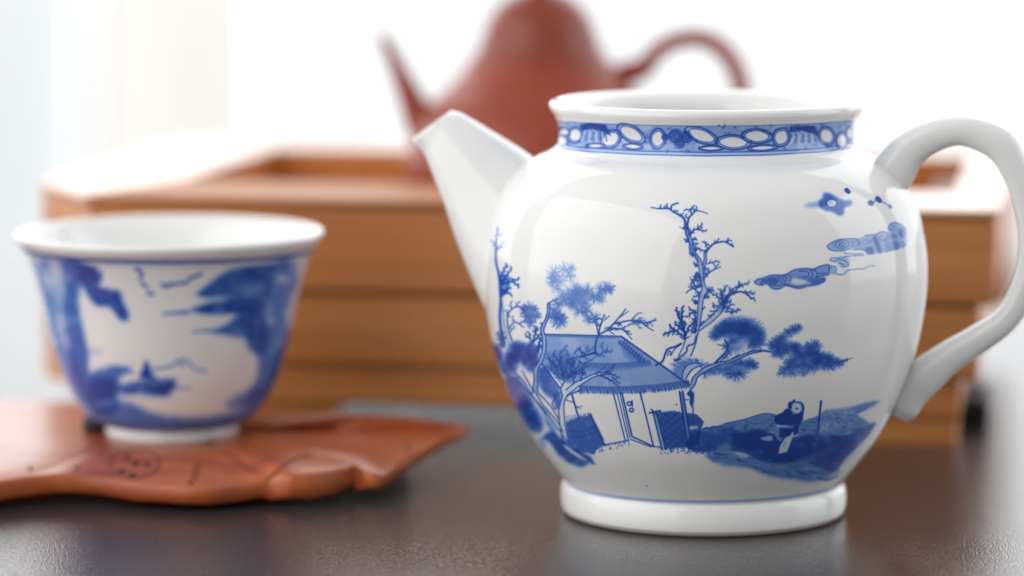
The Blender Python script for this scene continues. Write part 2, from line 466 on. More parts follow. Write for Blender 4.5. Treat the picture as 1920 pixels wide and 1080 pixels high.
    # tub with a lid beside it
    s.poly([(1228, 680), (1290, 690), (1335, 735), (1312, 790), (1306, 860), (1262, 875)], 0.62, 0.9, 0.2, smooth=False)
    for i in range(8): s.line([(1236 + i * 11, 690 + i * 4), (1262 + i * 6, 870)], 1.2, 1.0, .82)
    s.poly([(1245, 760), (1296, 755), (1298, 775), (1250, 785)], 0.2, 0.8, mode='set', smooth=False)
    for i in range(90):
        x = R.uniform(1070, 1400); y = 905 + R.uniform(-18, 20)
        s.seg(s.c((x, y)), s.c((x + R.uniform(-5, 5), y + R.uniform(-6, 6))), 2.8, 2.0, R.uniform(.5, .9))
    # bare tree standing on the roof line
    for L, w in (([(685, 330), (690, 260), (705, 215), (715, 170), (740, 95)], 2.4), ([(705, 215), (760, 185), (830, 110), (870, 60)], 2.0), ([(800, 150), (900, 130), (970, 145), (1050, 128)], 1.8), ([(970, 148), (1005, 175), (1035, 192)], 1.5),
                 ([(760, 190), (840, 180), (905, 242)], 1.6), ([(705, 215), (690, 150), (660, 140)], 1.6), ([(830, 112), (885, 75)], 1.3), ([(900, 130), (940, 90), (965, 85)], 1.4), ([(690, 130), (715, 115), (728, 140), (700, 160)], 1.5)):
        s.line(L, w, w * .6, .85)
    for a, b in (((760, 185), (800, 215)), ((840, 180), (890, 200)), ((740, 180), (790, 160)), ((860, 190), (900, 215)), ((715, 170), (680, 120)), ((740, 130), (770, 100)), ((800, 150), (830, 150)), ((1000, 140), (1030, 160))):
        s.coral(a, b, 1.2, .78, size=.8)
    for a, b in (((620, 330), (580, 290)), ((640, 320), (680, 290)), ((690, 345), (760, 300)), ((740, 325), (790, 310)), ((730, 300), (725, 265)), ((560, 330), (600, 290)), ((680, 330), (740, 340))):
        s.coral(a, b, 1.5, .8)
    s.line([(690, 320), (640, 335), (590, 350)], 3.2, 2.6, .8)
    for _ in range(22):                                                    # finer twigs of the bare tree
        a = R.uniform(.2, 1); q = (705 + 300 * a, 215 - 75 * math.sin(a * 2) + R.uniform(-8, 40) * (1 - a))
        s.coral(q, (q[0] + R.uniform(10, 55), q[1] + R.uniform(-45, 30)), 1.1, .75, size=.75)
    # bushy twigs before the roof
    for a, b in (((500, 460), (440, 330)), ((490, 470), (480, 340)), ((500, 470), (540, 350)), ((470, 440), (400, 350)), ((510, 470), (590, 400)), ((520, 480), (640, 400)), ((480, 480), (420, 400)), ((540, 440), (560, 350)), ((560, 450), (620, 440)), ((460, 420), (430, 370))):
        s.coral(a, b, 1.9, .82)
    s.poly([(400, 340), (480, 320), (560, 370), (540, 480), (480, 480), (420, 420)], .3, 4, .4)
    for _ in range(26):
        x = R.uniform(420, 640); y = R.uniform(330, 480)
        s.coral((x, y), (x + R.uniform(-45, 45), y - R.uniform(15, 60)), 1.5, .8, size=.8)
    # forked pale tree in front of the house
    s.trunk([(495, 860), (478, 760), (470, 660), (490, 580), (480, 540), (500, 500)], [(530, 865), (512, 780), (500, 670), (512, 590), (590, 545), (600, 520)], .06, 1.5, .85)
    s.trunk([(510, 545), (560, 505), (610, 480), (690, 445), (760, 440)], [(515, 580), (580, 530), (630, 495), (700, 458), (770, 452)], .10, 1.3, .85)
    for a, b in (((690, 450), (750, 405)), ((740, 448), (800, 400)), ((760, 446), (830, 470)), ((720, 452), (800, 500)), ((790, 470), (830, 510)), ((740, 440), (790, 430)), ((600, 490), (610, 420)), ((560, 505), (560, 450)), ((500, 500), (495, 440))):
        s.coral(a, b, 1.5, .85)
    s.line([(700, 455), (770, 480), (825, 525)], 1.7, 1.0, .85)
    # left dark shade between trunks
    s.poly([(350, 420), (400, 400), (430, 470), (470, 540), (440, 600), (380, 560), (350, 500)], .62, 3, .35)
    s.poly([(440, 570), (480, 560), (470, 660), (440, 620)], .5, 2)
    s.line([(450, 590), (430, 620), (450, 660), (462, 620), (450, 590)], 1.3, 1.3, .75)
    # pine trunk, pale with inked edges
    s.trunk([(312, 560), (322, 480), (320, 420), (352, 370), (372, 300), (370, 235), (362, 180), (385, 130), (402, 80), (402, 30)],
            [(345, 560), (342, 490), (345, 425), (374, 370), (392, 300), (392, 235), (380, 185), (400, 130), (414, 80), (416, 25)], .22, 1.6, .85)
    s.line([(404, 30), (440, 10), (470, 0)], 2, 1.2, .7)
    # bank: slanting pale roots and dark rocks
    s.poly([(150, 470), (215, 470), (270, 540), (330, 640), (362, 720), (362, 790), (310, 790), (240, 690), (180, 570)], .72, 5, .35)
    s.poly([(240, 560), (300, 640), (355, 730), (350, 790), (290, 740), (235, 640)], .6, 6, .3)
    s.poly([(65, 260), (110, 290), (150, 400), (175, 460), (130, 430), (80, 330)], .55, 4, .3)
    s.poly([(150, 330), (210, 350), (215, 430), (180, 440)], .55, 5, .4)
    s.poly([(220, 340), (330, 330), (310, 420), (250, 400)], .5, 5, .4)
    for L in ([(225, 480), (290, 560), (380, 660), (440, 740), (520, 850), (600, 920)], [(200, 440), (250, 480), (320, 590), (390, 690)], [(330, 560), (380, 640), (450, 720), (500, 800)], [(345, 560), (420, 640), (470, 720)], [(250, 430), (300, 520), (345, 580)], [(130, 420), (180, 470), (240, 470)]):
        s.line(L, 1.8, 1.4, .72)
    s.poly([(372, 660), (400, 700), (450, 780), (440, 800), (390, 740)], .42, 4, .3)
    s.poly([(365, 830), (420, 790), (480, 830), (560, 890), (655, 940), (665, 970), (620, 1000), (570, 995), (480, 945), (420, 860)], .72, 3.5, .35)
    s.poly([(440, 840), (520, 890), (580, 960), (520, 950), (460, 900)], .5, 4, .3)
    s.poly([(345, 820), (372, 840), (395, 885), (370, 880)], .4, 4)
    s.poly([(490, 870), (530, 880), (600, 935), (640, 965), (590, 950), (530, 910)], .12, 1.5, mode='set')
    s.line([(500, 855), (560, 905), (640, 945), (670, 965)], 1.8, 1.2, .85)
    for i in range(20): s.line([(600 + i * 3, 930 + i), (640 + i * 2 + R.uniform(-10, 20), 955 + i * 2)], 1.3, .8, .6)
    # --- big plum and pine at the right of the house
    s.frame(1220, 370, 4.0)
    Lp = [(210, 1190), (240, 1130), (265, 1060), (330, 1020), (350, 900), (355, 800), (372, 720), (385, 670), (375, 600), (360, 520), (335, 440), (295, 415), (290, 340), (268, 290), (255, 215)]
    Rp = [(300, 1190), (330, 1120), (350, 1040), (368, 960), (385, 850), (395, 760), (425, 705), (405, 650), (395, 590), (390, 540), (375, 470), (330, 400), (310, 320), (290, 270), (280, 215)]
    s.trunk(Lp, Rp, .20, 1.3, .88)
    s.poly([(215, 1185), (245, 1130), (275, 1060), (335, 1010), (345, 1040), (325, 1110), (295, 1185)], .04, 1.2, mode='set', smooth=False)
    s.poly([(285, 215), (300, 330), (330, 410), (365, 480), (350, 480), (300, 415), (292, 340), (262, 270)], .4, .8)
    s.line([(268, 230), (250, 160), (210, 130), (165, 105), (140, 85), (70, 85), (0, 76)], 3.2, 1.0, .9)
    s.line([(270, 240), (285, 160), (310, 130), (350, 100), (430, 122)], 3.0, .8, .88)
    s.line([(150, 95), (160, 60), (205, 42)], 2.4, 1.8, .92); s.line([(285, 160), (260, 140), (275, 125)], 2, 1, .85); s.line([(310, 130), (300, 90), (330, 60)], 2.2, 1.4, .9)
    for a, b in (((165, 105), (205, 100)), ((130, 85), (118, 50)), ((80, 85), (70, 65)), ((320, 120), (350, 75)), ((310, 90), (250, 95)), ((345, 100), (320, 85)), ((235, 150), (240, 120)), ((110, 85), (105, 65))):
        s.coral(a, b, 1.5, .88, size=.7)
    for a, b in (((285, 280), (345, 235)), ((345, 240), (390, 200)), ((300, 280), (320, 240)), ((350, 240), (415, 255)), ((250, 240), (245, 225)), ((310, 360), (345, 340)), ((340, 400), (330, 370))):
        s.coral(a, b, 2.0, .85)
    s.trunk([(385, 520), (400, 470), (402, 410), (420, 390)], [(400, 535), (418, 480), (418, 420), (440, 385)], .3, 1.2, .88)
    s.line([(405, 410), (440, 380), (470, 350), (520, 335), (560, 335), (620, 370)], 2.6, 1.8, .9)
    for a, b in (((430, 385), (405, 340)), ((470, 350), (515, 312)), ((580, 345), (580, 305)), ((560, 335), (605, 320)), ((400, 400), (360, 390)), ((440, 360), (390, 330)), ((590, 350), (620, 360))):
        s.coral(a, b, 1.6, .85, size=.8)
    s.line([(395, 620), (420, 580), (470, 545), (525, 522)], 2.4, 1.2, .85)
    for a, b in (((410, 590), (400, 550)), ((440, 565), (430, 540)), ((480, 540), (495, 505)), ((425, 500), (510, 478)), ((350, 560), (340, 600)), ((380, 600), (330, 580)), ((400, 560), (430, 590))):
        s.coral(a, b, 1.6, .82)
    s.line([(385, 665), (340, 680), (300, 690), (265, 718)], 2.4, 1.2, .88)
    for a, b in (((350, 675), (310, 640)), ((320, 685), (295, 650)), ((355, 640), (330, 590)), ((310, 640), (320, 610)), ((370, 620), (350, 560))):
        s.coral(a, b, 2.0, .85)
    s.line([(325, 660), (330, 620), (365, 625), (372, 655), (345, 672), (325, 660)], 1.3, 1.3, .8)
    # bushy shoots left of the trunk
    for a, b in (((255, 1060), (235, 940)), ((240, 960), (205, 880)), ((235, 930), (240, 820)), ((215, 900), (190, 830)), ((240, 990), (180, 940)), ((190, 1000), (95, 1030)), ((165, 990), (140, 960)), ((230, 1030), (170, 985)), ((260, 1040), (290, 960)), ((250, 1000), (255, 930))):
        s.coral(a, b, 2.8, .9, size=.9)
    for a, b in (((345, 870), (285, 830)), ((340, 850), (270, 900)), ((350, 960), (320, 920)), ((350, 780), (310, 770)), ((345, 1000), (310, 950)), ((340, 940), (335, 880)), ((335, 1010), (300, 1000)), ((370, 720), (330, 750)), ((330, 1000), (320, 910))):
        s.coral(a, b, 2.0, .85)
    for _ in range(34):                                                    # short shoots all along trunk and limbs
        i = R.randrange(2, len(Lp) - 2); a = Lp[i]; sd = R.choice((-1, 1))
        b = a if sd < 0 else Rp[min(i, len(Rp) - 1)]
        s.coral(b, (b[0] + sd * R.uniform(18, 48), b[1] - R.uniform(4, 36)), 1.7, .82, size=.8)
    for _ in range(16):
        a = R.uniform(0, 1); q = (500 + 150 * a, 840 - 150 * a + R.uniform(-25, 25))
        s.coral(q, (q[0] + R.uniform(-50, 60), q[1] - R.uniform(10, 60)), 1.8, .72, size=.9)
    # right forked limb
    s.trunk([(370, 970), (430, 910), (490, 850), (530, 800)], [(368, 1000), (440, 950), (520, 880), (560, 820)], .16, 1.2, .85)
    s.line([(540, 810), (560, 770), (600, 730), (650, 710), (700, 715), (760, 760)], 4.2, 1.6, .72)
    for a, b in (((640, 700), (670, 635)), ((655, 680), (740, 640)), ((690, 710), (780, 720)), ((720, 730), (785, 770)), ((610, 720), (590, 700)), ((540, 780), (520, 690)), ((520, 720), (575, 660)), ((510, 760), (490, 730)), ((490, 735), (430, 710)), ((530, 740), (550, 700)), ((500, 850), (450, 860)), ((540, 830), (620, 800)), ((560, 860), (660, 850)), ((470, 880), (430, 890)), ((570, 840), (600, 830)), ((480, 830), (465, 810)), ((600, 870), (670, 840))):
        s.coral(a, b, 2.0, .72)
    s.poly([(520, 720), (580, 740), (570, 840), (500, 850), (510, 780)], .35, 3, .4)
    # --- spreading pine limb
    s.frame(1230, 570, 5.053)
    s.poly([(150, 620), (250, 530), (330, 520), (400, 560), (300, 600), (260, 690), (190, 680)], .38, 5, .4)
    for i in range(60):
        x = R.uniform(170, 480); y = 560 + abs(x - 320) * .25 + R.uniform(-30, 30)
        s.line([(x, y), (x + R.uniform(-60, 60), y - R.uniform(10, 45))], 1.1, .7, .55)
    s.poly([(500, 290), (560, 230), (640, 170), (760, 140), (900, 160), (1000, 230), (1040, 330), (960, 430), (840, 400), (700, 300), (600, 300)], .22, 5, .5)
    s.poly([(1090, 400), (1200, 290), (1330, 220), (1260, 340), (1420, 400), (1520, 370), (1540, 450), (1600, 540), (1760, 530), (1620, 610), (1400, 650), (1200, 660), (1300, 520), (1180, 460)], .20, 5, .5)
    s.poly([(430, 650), (560, 600), (760, 540), (920, 550), (900, 610), (760, 680), (560, 660)], .18, 5, .5)
    for _ in range(46):
        a = R.uniform(0, 1); q = (560 + 460 * a + R.uniform(-40, 40), 250 - 90 * math.sin(a * 3) + 130 * a + R.uniform(-60, 70))
        s.tuft(q, R.uniform(11, 17), 26, R.uniform(.55, 1), 0.9, .8, core=.12)
    for _ in range(40):
        a = R.uniform(0, 1); q = (1130 + 560 * a + R.uniform(-40, 40), 390 + 170 * a + R.uniform(-60, 60) * (1 - .5 * a))
        s.tuft(q, R.uniform(10, 15), 26, R.uniform(.55, 1), 0.9, .75, core=.12)
    for q, r, al, co in [((700, 190), 17, .7, .5), ((760, 180), 18, .7, .55), ((820, 190), 18, .7, .5), ((880, 200), 18, .7, .55), ((930, 220), 17, .65, .5), ((980, 270), 14, .6, .4), ((660, 230), 15, .65, .45), ((740, 250), 17, .55, .4), ((820, 260), 18, .65, .45), ((890, 270), 18, .7, .5),
                         ((950, 320), 15, .65, .45), ((990, 350), 13, .6, .4), ((560, 270), 13, .5, .3), ((600, 260), 13, .55, .35), ((540, 300), 10, .5, .2), ((720, 360), 15, .65, .45), ((760, 340), 15, .6, .4), ((680, 400), 12, .6, .4), ((860, 330), 15, .4, .25), ((800, 410), 15, .3, .2), ((740, 430), 14, .4, .25), ((920, 400), 13, .5, .35), ((690, 460), 10, .5, .3), ((650, 500), 9, .4, .2),
                         ((1310, 240), 12, .8, .45), ((1350, 225), 10, .7, .3), ((1260, 270), 11, .75, .45), ((1200, 320), 12, .75, .45), ((1150, 370), 14, .75, .5), ((1120, 400), 13, .7, .45), ((1190, 400), 14, .7, .45), ((1260, 400), 13, .65, .45), ((1320, 410), 13, .8, .5), ((1180, 460), 13, .7, .4), ((1130, 470), 11, .6, .35),
                         ((1480, 400), 15, .75, .5), ((1450, 430), 15, .75, .5), ((1520, 390), 12, .65, .4), ((1410, 470), 15, .75, .5), ((1360, 490), 15, .75, .5), ((1310, 530), 15, .7, .5), ((1270, 570), 15, .7, .5), ((1240, 610), 15, .7, .45), ((1200, 650), 12, .6, .35), ((1330, 600), 16, .65, .45), ((1400, 570), 16, .7, .5), ((1460, 600), 16, .72, .5), ((1520, 560), 15, .7, .5), ((1580, 560), 15, .7, .45), ((1640, 580), 15, .78, .5), ((1690, 550), 12, .7, .4), ((1620, 530), 12, .6, .4), ((1740, 545), 9, .7, .3), ((1390, 640), 12, .5, .3), ((1290, 650), 12, .5, .3), ((1500, 470), 13, .65, .4),
                         ((510, 630), 13, .6, .4), ((570, 620), 14, .6, .4), ((640, 620), 14, .6, .4), ((700, 600), 13, .55, .35), ((760, 570), 13, .6, .35), ((810, 560), 13, .75, .45), ((880, 570), 13, .65, .4), ((915, 575), 12, .8, .45), ((460, 660), 11, .6, .3), ((690, 660), 12, .5, .35)]:
        s.tuft(q, r * 1.0, 30, al, 1.0, .8, core=co)
    s.tuft((760, 660), 22, 34, .85, 1.2, .6, core=.45)
    s.tuft((900, 580), 15, 20, .8, 1.2, .9, core=.3)
    s.trunk([(330, 770), (350, 700), (400, 650), (480, 590), (580, 560), (700, 530), (800, 490), (900, 450), (990, 440), (1080, 450)], [(300, 850), (370, 760), (390, 700), (440, 660), (520, 615), (600, 580), (720, 550), (820, 505), (910, 468), (1000, 450)], .22, 1.5, .88)
    s.trunk([(245, 700), (265, 620), (300, 580), (370, 560), (430, 570)], [(280, 720), (310, 660), (360, 610), (410, 590), (440, 590)], .18, 1.5, .88)
    s.line([(1000, 445), (1100, 455), (1200, 430), (1300, 450)], 1.5, 1.2, .5)
    s.line([(560, 560), (620, 500), (670, 450), (680, 390), (650, 340)], 2.8, 2, .85); s.line([(600, 555), (680, 480), (690, 440)], 1.5, 1.2, .85); s.line([(660, 400), (580, 385)], 1.5, 1, .8); s.line([(720, 520), (790, 475)], 1.6, 1, .8)
    s.line([(1700, 555), (1800, 530), (1860, 515)], 1.8, .8, .8); s.line([(1720, 560), (1810, 540)], 1.4, 1, .8); s.line([(1805, 515), (1815, 545)], 1.3, 1, .7)
    s.line([(0, 580), (60, 545), (85, 480), (110, 430), (180, 405), (240, 375)], 2.6, 2.2, .92); s.line([(110, 490), (120, 450), (140, 455), (135, 485)], 1.4, 1.2, .85); s.line([(140, 490), (175, 430), (235, 385)], 1.4, 1.2, .8)
    s.line([(175, 540), (240, 495), (290, 450), (300, 400), (360, 375), (380, 300)], 2.0, 1.7, .86); s.line([(170, 520), (190, 540), (240, 520)], 1.6, 1.3, .85)
    s.poly([(300, 840), (350, 830), (360, 880), (350, 960), (330, 960), (325, 890)], .8, 1.5)
    s.line([(330, 820), (300, 855), (330, 880), (325, 940), (350, 990), (348, 1060)], 2.0, 1.2, .88); s.line([(350, 860), (335, 920), (345, 980)], 3.5, 1.5, .85)
    s.line([(310, 905), (290, 910), (275, 905)], 1.2, .9, .7)
    # --- moon, stars and drifting clouds
    s.frame(1400, 340, 4.909)
    s.poly([(700, 110), (760, 110), (830, 150), (890, 180), (890, 240), (890, 300), (850, 310), (790, 280), (720, 265), (670, 230), (670, 180), (705, 150)], .66, 2.6, .18)
    s.poly([(690, 180), (600, 200), (530, 215), (560, 235), (660, 230)], .32, 3.5); s.poly([(880, 180), (960, 175), (965, 210), (920, 235), (880, 240)], .5, 3)
    s.poly([(783 + 46 * math.cos(a), 201 + 36 * math.sin(a)) for a in np.linspace(0, 2 * math.pi, 12, endpoint=False)], .14, .7, mode='set')
    s.line([(783 + 49 * math.cos(a), 201 + 39 * math.sin(a)) for a in np.linspace(0, 2 * math.pi, 14)], 1.6, 1.6, .9)
    for q, q2, wd, al in (((920, 80), (940, 98), 6, .9), ((1138, 198), (1150, 204), 7, .88), ((1205, 160), (1225, 178), 7, .9), ((1318, 225), (1325, 238), 5, .6)):
        s.line([q, q2], wd, wd * .9, al)
    s.line([(1150, 200), (1200, 170)], 1.2, 1.2, .7); s.line([(1225, 175), (1320, 228)], 1.4, 1.2, .6)
    s.poly([(70, 930), (130, 885), (230, 865), (340, 860), (420, 820), (520, 800), (620, 800), (700, 775), (760, 770), (750, 860), (660, 880), (720, 890), (720, 920), (640, 955), (520, 985), (440, 990), (360, 960), (280, 995), (220, 980), (200, 950), (120, 960)], .36, 1.4, .15)
    s.poly([(750, 775), (830, 790), (830, 850), (900, 845), (880, 860), (760, 850)], .2, 2)
    s.poly([(140, 920), (200, 890), (290, 900), (260, 950), (190, 945)], .6, 2.5, .2); s.poly([(580, 900), (720, 885), (700, 930), (610, 960)], .5, 2, .2); s.poly([(460, 880), (600, 890), (560, 915), (480, 905)], .4, 2)
    s.poly([(400, 900), (480, 895), (560, 920), (520, 950), (420, 940)], .10, 2, mode='set')
    for L in ([(70, 925), (110, 900), (160, 905), (130, 935), (150, 955), (90, 945), (70, 925)], [(150, 930), (160, 895), (230, 865), (330, 865), (370, 855)], [(200, 950), (240, 985), (300, 990), (360, 960), (430, 975), (500, 985), (560, 960), (640, 950), (720, 915), (700, 885)], [(240, 955), (300, 960), (340, 945), (400, 960), (480, 970), (540, 950)],
              [(280, 870), (305, 890), (290, 930)], [(310, 865), (335, 890), (315, 935)], [(340, 862), (365, 890), (345, 930)], [(375, 862), (410, 880), (400, 920)], [(370, 860), (430, 820), (520, 805), (600, 810), (650, 840), (640, 880)], [(480, 830), (560, 830), (570, 870), (520, 880)], [(590, 815), (610, 860), (590, 890)], [(620, 810), (690, 778), (760, 775), (755, 860)], [(660, 850), (730, 845)], [(630, 890), (680, 870), (750, 860)], [(170, 940), (200, 900), (260, 890), (270, 940), (200, 950)],
              ):
        s.line(L, 1.5, 1.3, .82)
    for L in ([(760, 775), (820, 790), (825, 850), (900, 855), (920, 825), (990, 810), (1080, 805), (1130, 780), (1180, 780)], [(780, 790), (800, 830), (790, 850)], [(765, 725), (790, 705), (860, 705), (930, 690), (1000, 685), (1080, 680)], [(765, 728), (800, 735), (860, 720), (900, 730), (940, 760), (920, 785), (870, 785)], [(850, 750), (900, 770)], [(900, 660), (990, 670), (1070, 665)]):
        s.line(L, 1.3, 1.1, .46)
    s.poly([(770, 720), (860, 705), (940, 690), (950, 770), (880, 790), (830, 760)], .16, 2)
    s.poly([(740, 600), (800, 550), (900, 530), (1010, 530), (1090, 500), (1180, 490), (1230, 465), (1290, 470), (1310, 400), (1370, 375), (1440, 400), (1470, 470), (1470, 600), (1390, 620), (1280, 650), (1150, 670), (1090, 640), (980, 625), (850, 640), (770, 635)], .27, 1.6, .15)
    s.poly([(1160, 520), (1190, 500), (1240, 640), (1210, 645)], .72, 2); s.poly([(1090, 615), (1160, 610), (1160, 665), (1110, 665)], .68, 2.2); s.poly([(1290, 560), (1400, 560), (1400, 620), (1290, 640)], .34, 2); s.poly([(1410, 420), (1460, 440), (1450, 510), (1410, 490)], .4, 2); s.poly([(1300, 490), (1370, 490), (1370, 520), (1300, 530)], .3, 2)
    for L in ([(738, 598), (790, 560), (880, 532), (1010, 530), (1040, 560), (1030, 590)], [(740, 600), (780, 635), (870, 640), (950, 620)], [(810, 580), (850, 545), (930, 550), (930, 600), (850, 615), (810, 580)], [(850, 580), (880, 560), (910, 575), (890, 595), (855, 590)], [(960, 550), (985, 570), (970, 600)], [(1000, 540), (1030, 565), (1020, 590)], [(1090, 500), (1170, 490)], [(1090, 540), (1150, 550), (1090, 580)], [(1180, 495), (1240, 465), (1295, 480), (1285, 540), (1240, 545), (1225, 510), (1250, 500)], [(1270, 590), (1290, 550), (1270, 530)], [(1300, 440), (1320, 395), (1370, 380), (1440, 410), (1465, 460), (1450, 505), (1415, 500), (1405, 460), (1440, 455)], [(1305, 430), (1340, 450), (1360, 420), (1330, 400)], [(1300, 500), (1360, 500), (1390, 530)], [(1320, 580), (1370, 570), (1385, 600), (1340, 605), (1320, 580)], [(1280, 650), (1400, 620)], [(1435, 560), (1460, 580), (1435, 600)], [(990, 630), (1060, 625), (1090, 640)], [(1150, 650), (1160, 620), (1120, 615), (1095, 630), (1110, 660)]):
        s.line(L, 1.3, 1.2, .56)
    # --- fields, ploughman and pole
    s.frame(1280, 730, 4.8)
    s.poly([(150, 360), (280, 340), (400, 300), (560, 270), (720, 222), (840, 230), (850, 380), (650, 380), (500, 380), (300, 360)], .40, 1.2, .3, smooth=False)
    s.poly([(1060, 300), (1220, 240), (1280, 185), (1480, 165), (1640, 125), (1790, 95), (1720, 150), (1560, 230), (1680, 300), (1580, 380), (1450, 410), (1040, 420)], .42, 2.0, .3, smooth=False)
    for i in range(170):
        if i % 2: x = R.uniform(200, 840); y = R.uniform(max(235, 350 - (x - 200) * .19), 372)
        else: x = R.uniform(1060, 1600); y = R.uniform(290 - (x - 1060) * .24, 400 - max(0, x - 1450) * .3)
        s.line([(x - 14, y + R.uniform(-3, 3)), (x, y - 4), (x + R.uniform(8, 26), y + R.uniform(-3, 4))], 1.2, .8, R.uniform(.55, .75))
    s.line([(160, 365), (300, 340), (380, 350), (440, 345)], 1.4, 1.2, .75); s.line([(380, 310), (560, 270), (720, 222), (830, 225)], 1.3, 1.2, .65)
    s.poly([(60, 420), (180, 370), (420, 360), (540, 385), (700, 370), (840, 400), (960, 430), (1100, 415), (1300, 410), (1480, 410), (1600, 350), (1740, 300), (1640, 450), (1480, 600), (1360, 740), (1200, 690), (1040, 660), (900, 680), (680, 640), (540, 570), (330, 560), (130, 560), (40, 520)], .72, 2.4, .26)
    s.poly([(440, 400), (700, 380), (860, 450), (1000, 440), (1350, 420), (1400, 480), (1200, 560), (1000, 640), (820, 640), (620, 560), (460, 500)], .55, 4, .35)
    s.poly([(180, 580), (380, 570), (560, 600), (700, 650), (900, 690), (1080, 660), (1300, 690), (1420, 740), (1300, 790), (1200, 830), (1020, 820), (780, 780), (600, 710), (380, 690), (260, 640)], .42, 4, .3)
    s.poly([(1380, 480), (1560, 420), (1560, 520), (1420, 680), (1300, 780), (1250, 760)], .35, 6, .2)
    s.poly([(330, 510), (410, 480), (430, 550), (360, 580), (300, 560)], .42, 4, mode='set')
    s.poly([(900, 700), (1000, 680), (1150, 620), (1160, 650), (1060, 700), (960, 720)], .45, 4, mode='set')
    for i in range(60):
        x = R.uniform(250, 1250); y = 560 + (x - 250) * .10 + R.uniform(0, 150)
        if y > 640 + (x - 250) * .21: continue
        l = R.uniform(90, 190)
        s.line([(x, y), (x + l * .5, y + 14), (x + l, y + 6 - max(0, x - 700) * .05)], 4.5, 1.5, R.uniform(.34, .6), 'max', soft=2.4)
    for i in range(80):
        x = R.uniform(40, 310); y = 500 + R.uniform(-50, 60)
        s.seg(s.c((x, y)), s.c((x + R.uniform(-9, 9), y + R.uniform(-9, 9))), 3.0, 2.0, R.uniform(.7, .95))
    s.poly([(690, 445), (740, 425), (800, 420), (810, 460), (760, 465)], .25, .9, mode='set')
    s.poly([(830, 240), (900, 210), (930, 175), (970, 180), (1000, 230), (1090, 200), (1080, 280), (1050, 330), (850, 320), (820, 280)], .92, .9, mode='max', smooth=False)
    s.poly([(870, 345), (1050, 320), (1045, 400), (1010, 410), (960, 420), (920, 440), (870, 430)], .88, .9, mode='max', smooth=False)
    s.poly([(865, 330), (1000, 335), (990, 350), (870, 350)], .3, .6, mode='set', smooth=False)
    s.poly([(810, 370), (850, 340), (870, 345), (865, 420), (890, 450), (870, 470), (840, 430)], .38, .8, mode='set')
    s.poly([(985, 380), (1000, 390), (980, 460), (940, 565), (860, 585), (875, 510), (920, 440), (970, 415)], .10, .8, mode='set', smooth=False)
    s.line([(930, 470), (905, 520)], 1.2, 1, .4)
    s.poly([(1040 + 56 * math.cos(a), 172 + 62 * math.sin(a)) for a in np.linspace(0, 2 * math.pi, 12, endpoint=False)], .80, .8, mode='max')
    s.poly([(1028 + 46 * math.cos(a), 170 + 50 * math.sin(a)) for a in np.linspace(0, 2 * math.pi, 12, endpoint=False)], .10, .7, mode='set')
    s.line([(1024, 172), (1028, 175)], 2.6, 2.6, .75)
    s.poly([(950, 120), (985, 110), (1005, 90), (1020, 110), (985, 135), (980, 180), (950, 175)], .9, .8, mode='max', smooth=False)
    s.line([(1246, 108), (1230, 250), (1212, 408)], 2.8, 2.0, .92)
    # --- border round the neck
    s.frame(1000, 140, 3.0)
    band = [(100, 270), (300, 282), (600, 294), (960, 300), (1300, 296), (1600, 284), (1800, 268)]
    def up(x): return np.interp(x, [b[0] for b in band], [b[1] for b in band])
    def low(x): return np.interp(x, [100, 300, 600, 960, 1300, 1600, 1800], [385, 408, 425, 433, 428, 412, 385])
    xs = np.linspace(60, 1840, 40)
    s.poly([(x, up(x) - 10) for x in xs] + [(x, low(x) + 4) for x in xs[::-1]], .30, 1.0, .4, smooth=False)
    s.line([(x, up(x) - 10) for x in xs], 1.2, 1.2, .55); s.line([(x, low(x) + 4) for x in xs], 1.6, 1.6, .72); s.line([(x, low(x) + 24) for x in xs], 1.5, 1.5, .62)
    s.poly([(x, low(x) + 5) for x in xs] + [(x, low(x) + 23) for x in xs[::-1]], .18, .8, smooth=False)
    for i in range(170):
        x = R.uniform(60, 1840); y = R.uniform(up(x) - 6, low(x) + 2)
        a = R.uniform(0, 6.3); l = R.uniform(8, 24)
        s.line([(x, y), (x + l * math.cos(a), y + .5 * l * math.sin(a)), (x + l * math.cos(a) + 8, y + .5 * l * math.sin(a) + R.uniform(-8, 8))], 1.5, 1.2, R.uniform(.5, .75))
    def lens(cx, cy, rx, ry, rot=0, sharp=.75):
        pts = []
        for a in np.linspace(0, 2 * math.pi, 18, endpoint=False):
            x = rx * math.cos(a); y = ry * math.copysign(abs(math.sin(a)) ** sharp, math.sin(a)) * (1 - .25 * abs(math.cos(a)))
            pts.append((cx + x * math.cos(rot) - y * math.sin(rot), cy + x * math.sin(rot) + y * math.cos(rot)))
        s.poly(pts, .03, .5, mode='set')
        s.line(pts + pts[:1], 1.3, 1.3, .7)
        s.line([(cx + (x - cx) * 1.3, cy + (y - cy) * 1.34) for x, y in pts + pts[:1]], 2.2, 2.2, .8)
    for cx, cy, rx, ry, rot in ((160, 370, 26, 22, .3), (235, 340, 32, 34, .3), (435, 362, 44, 36, -.5), (550, 332, 62, 32, .5), (560, 404, 40, 12, .05), (700, 360, 32, 42, .1), (945, 342, 70, 30, .35), (1000, 414, 50, 10, 0), (1125, 380, 72, 30, .05), (1258, 346, 62, 30, .05), (1290, 412, 60, 12, -.05), (1395, 352, 34, 40, .5), (1650, 345, 32, 40, -.5), (1735, 370, 24, 36, 0), (175, 320, 24, 16, .4), (350, 400, 40, 10, 0), (1780, 330, 16, 30, 0)):
        lens(cx, cy, rx * 1.08, ry * 1.08, rot)
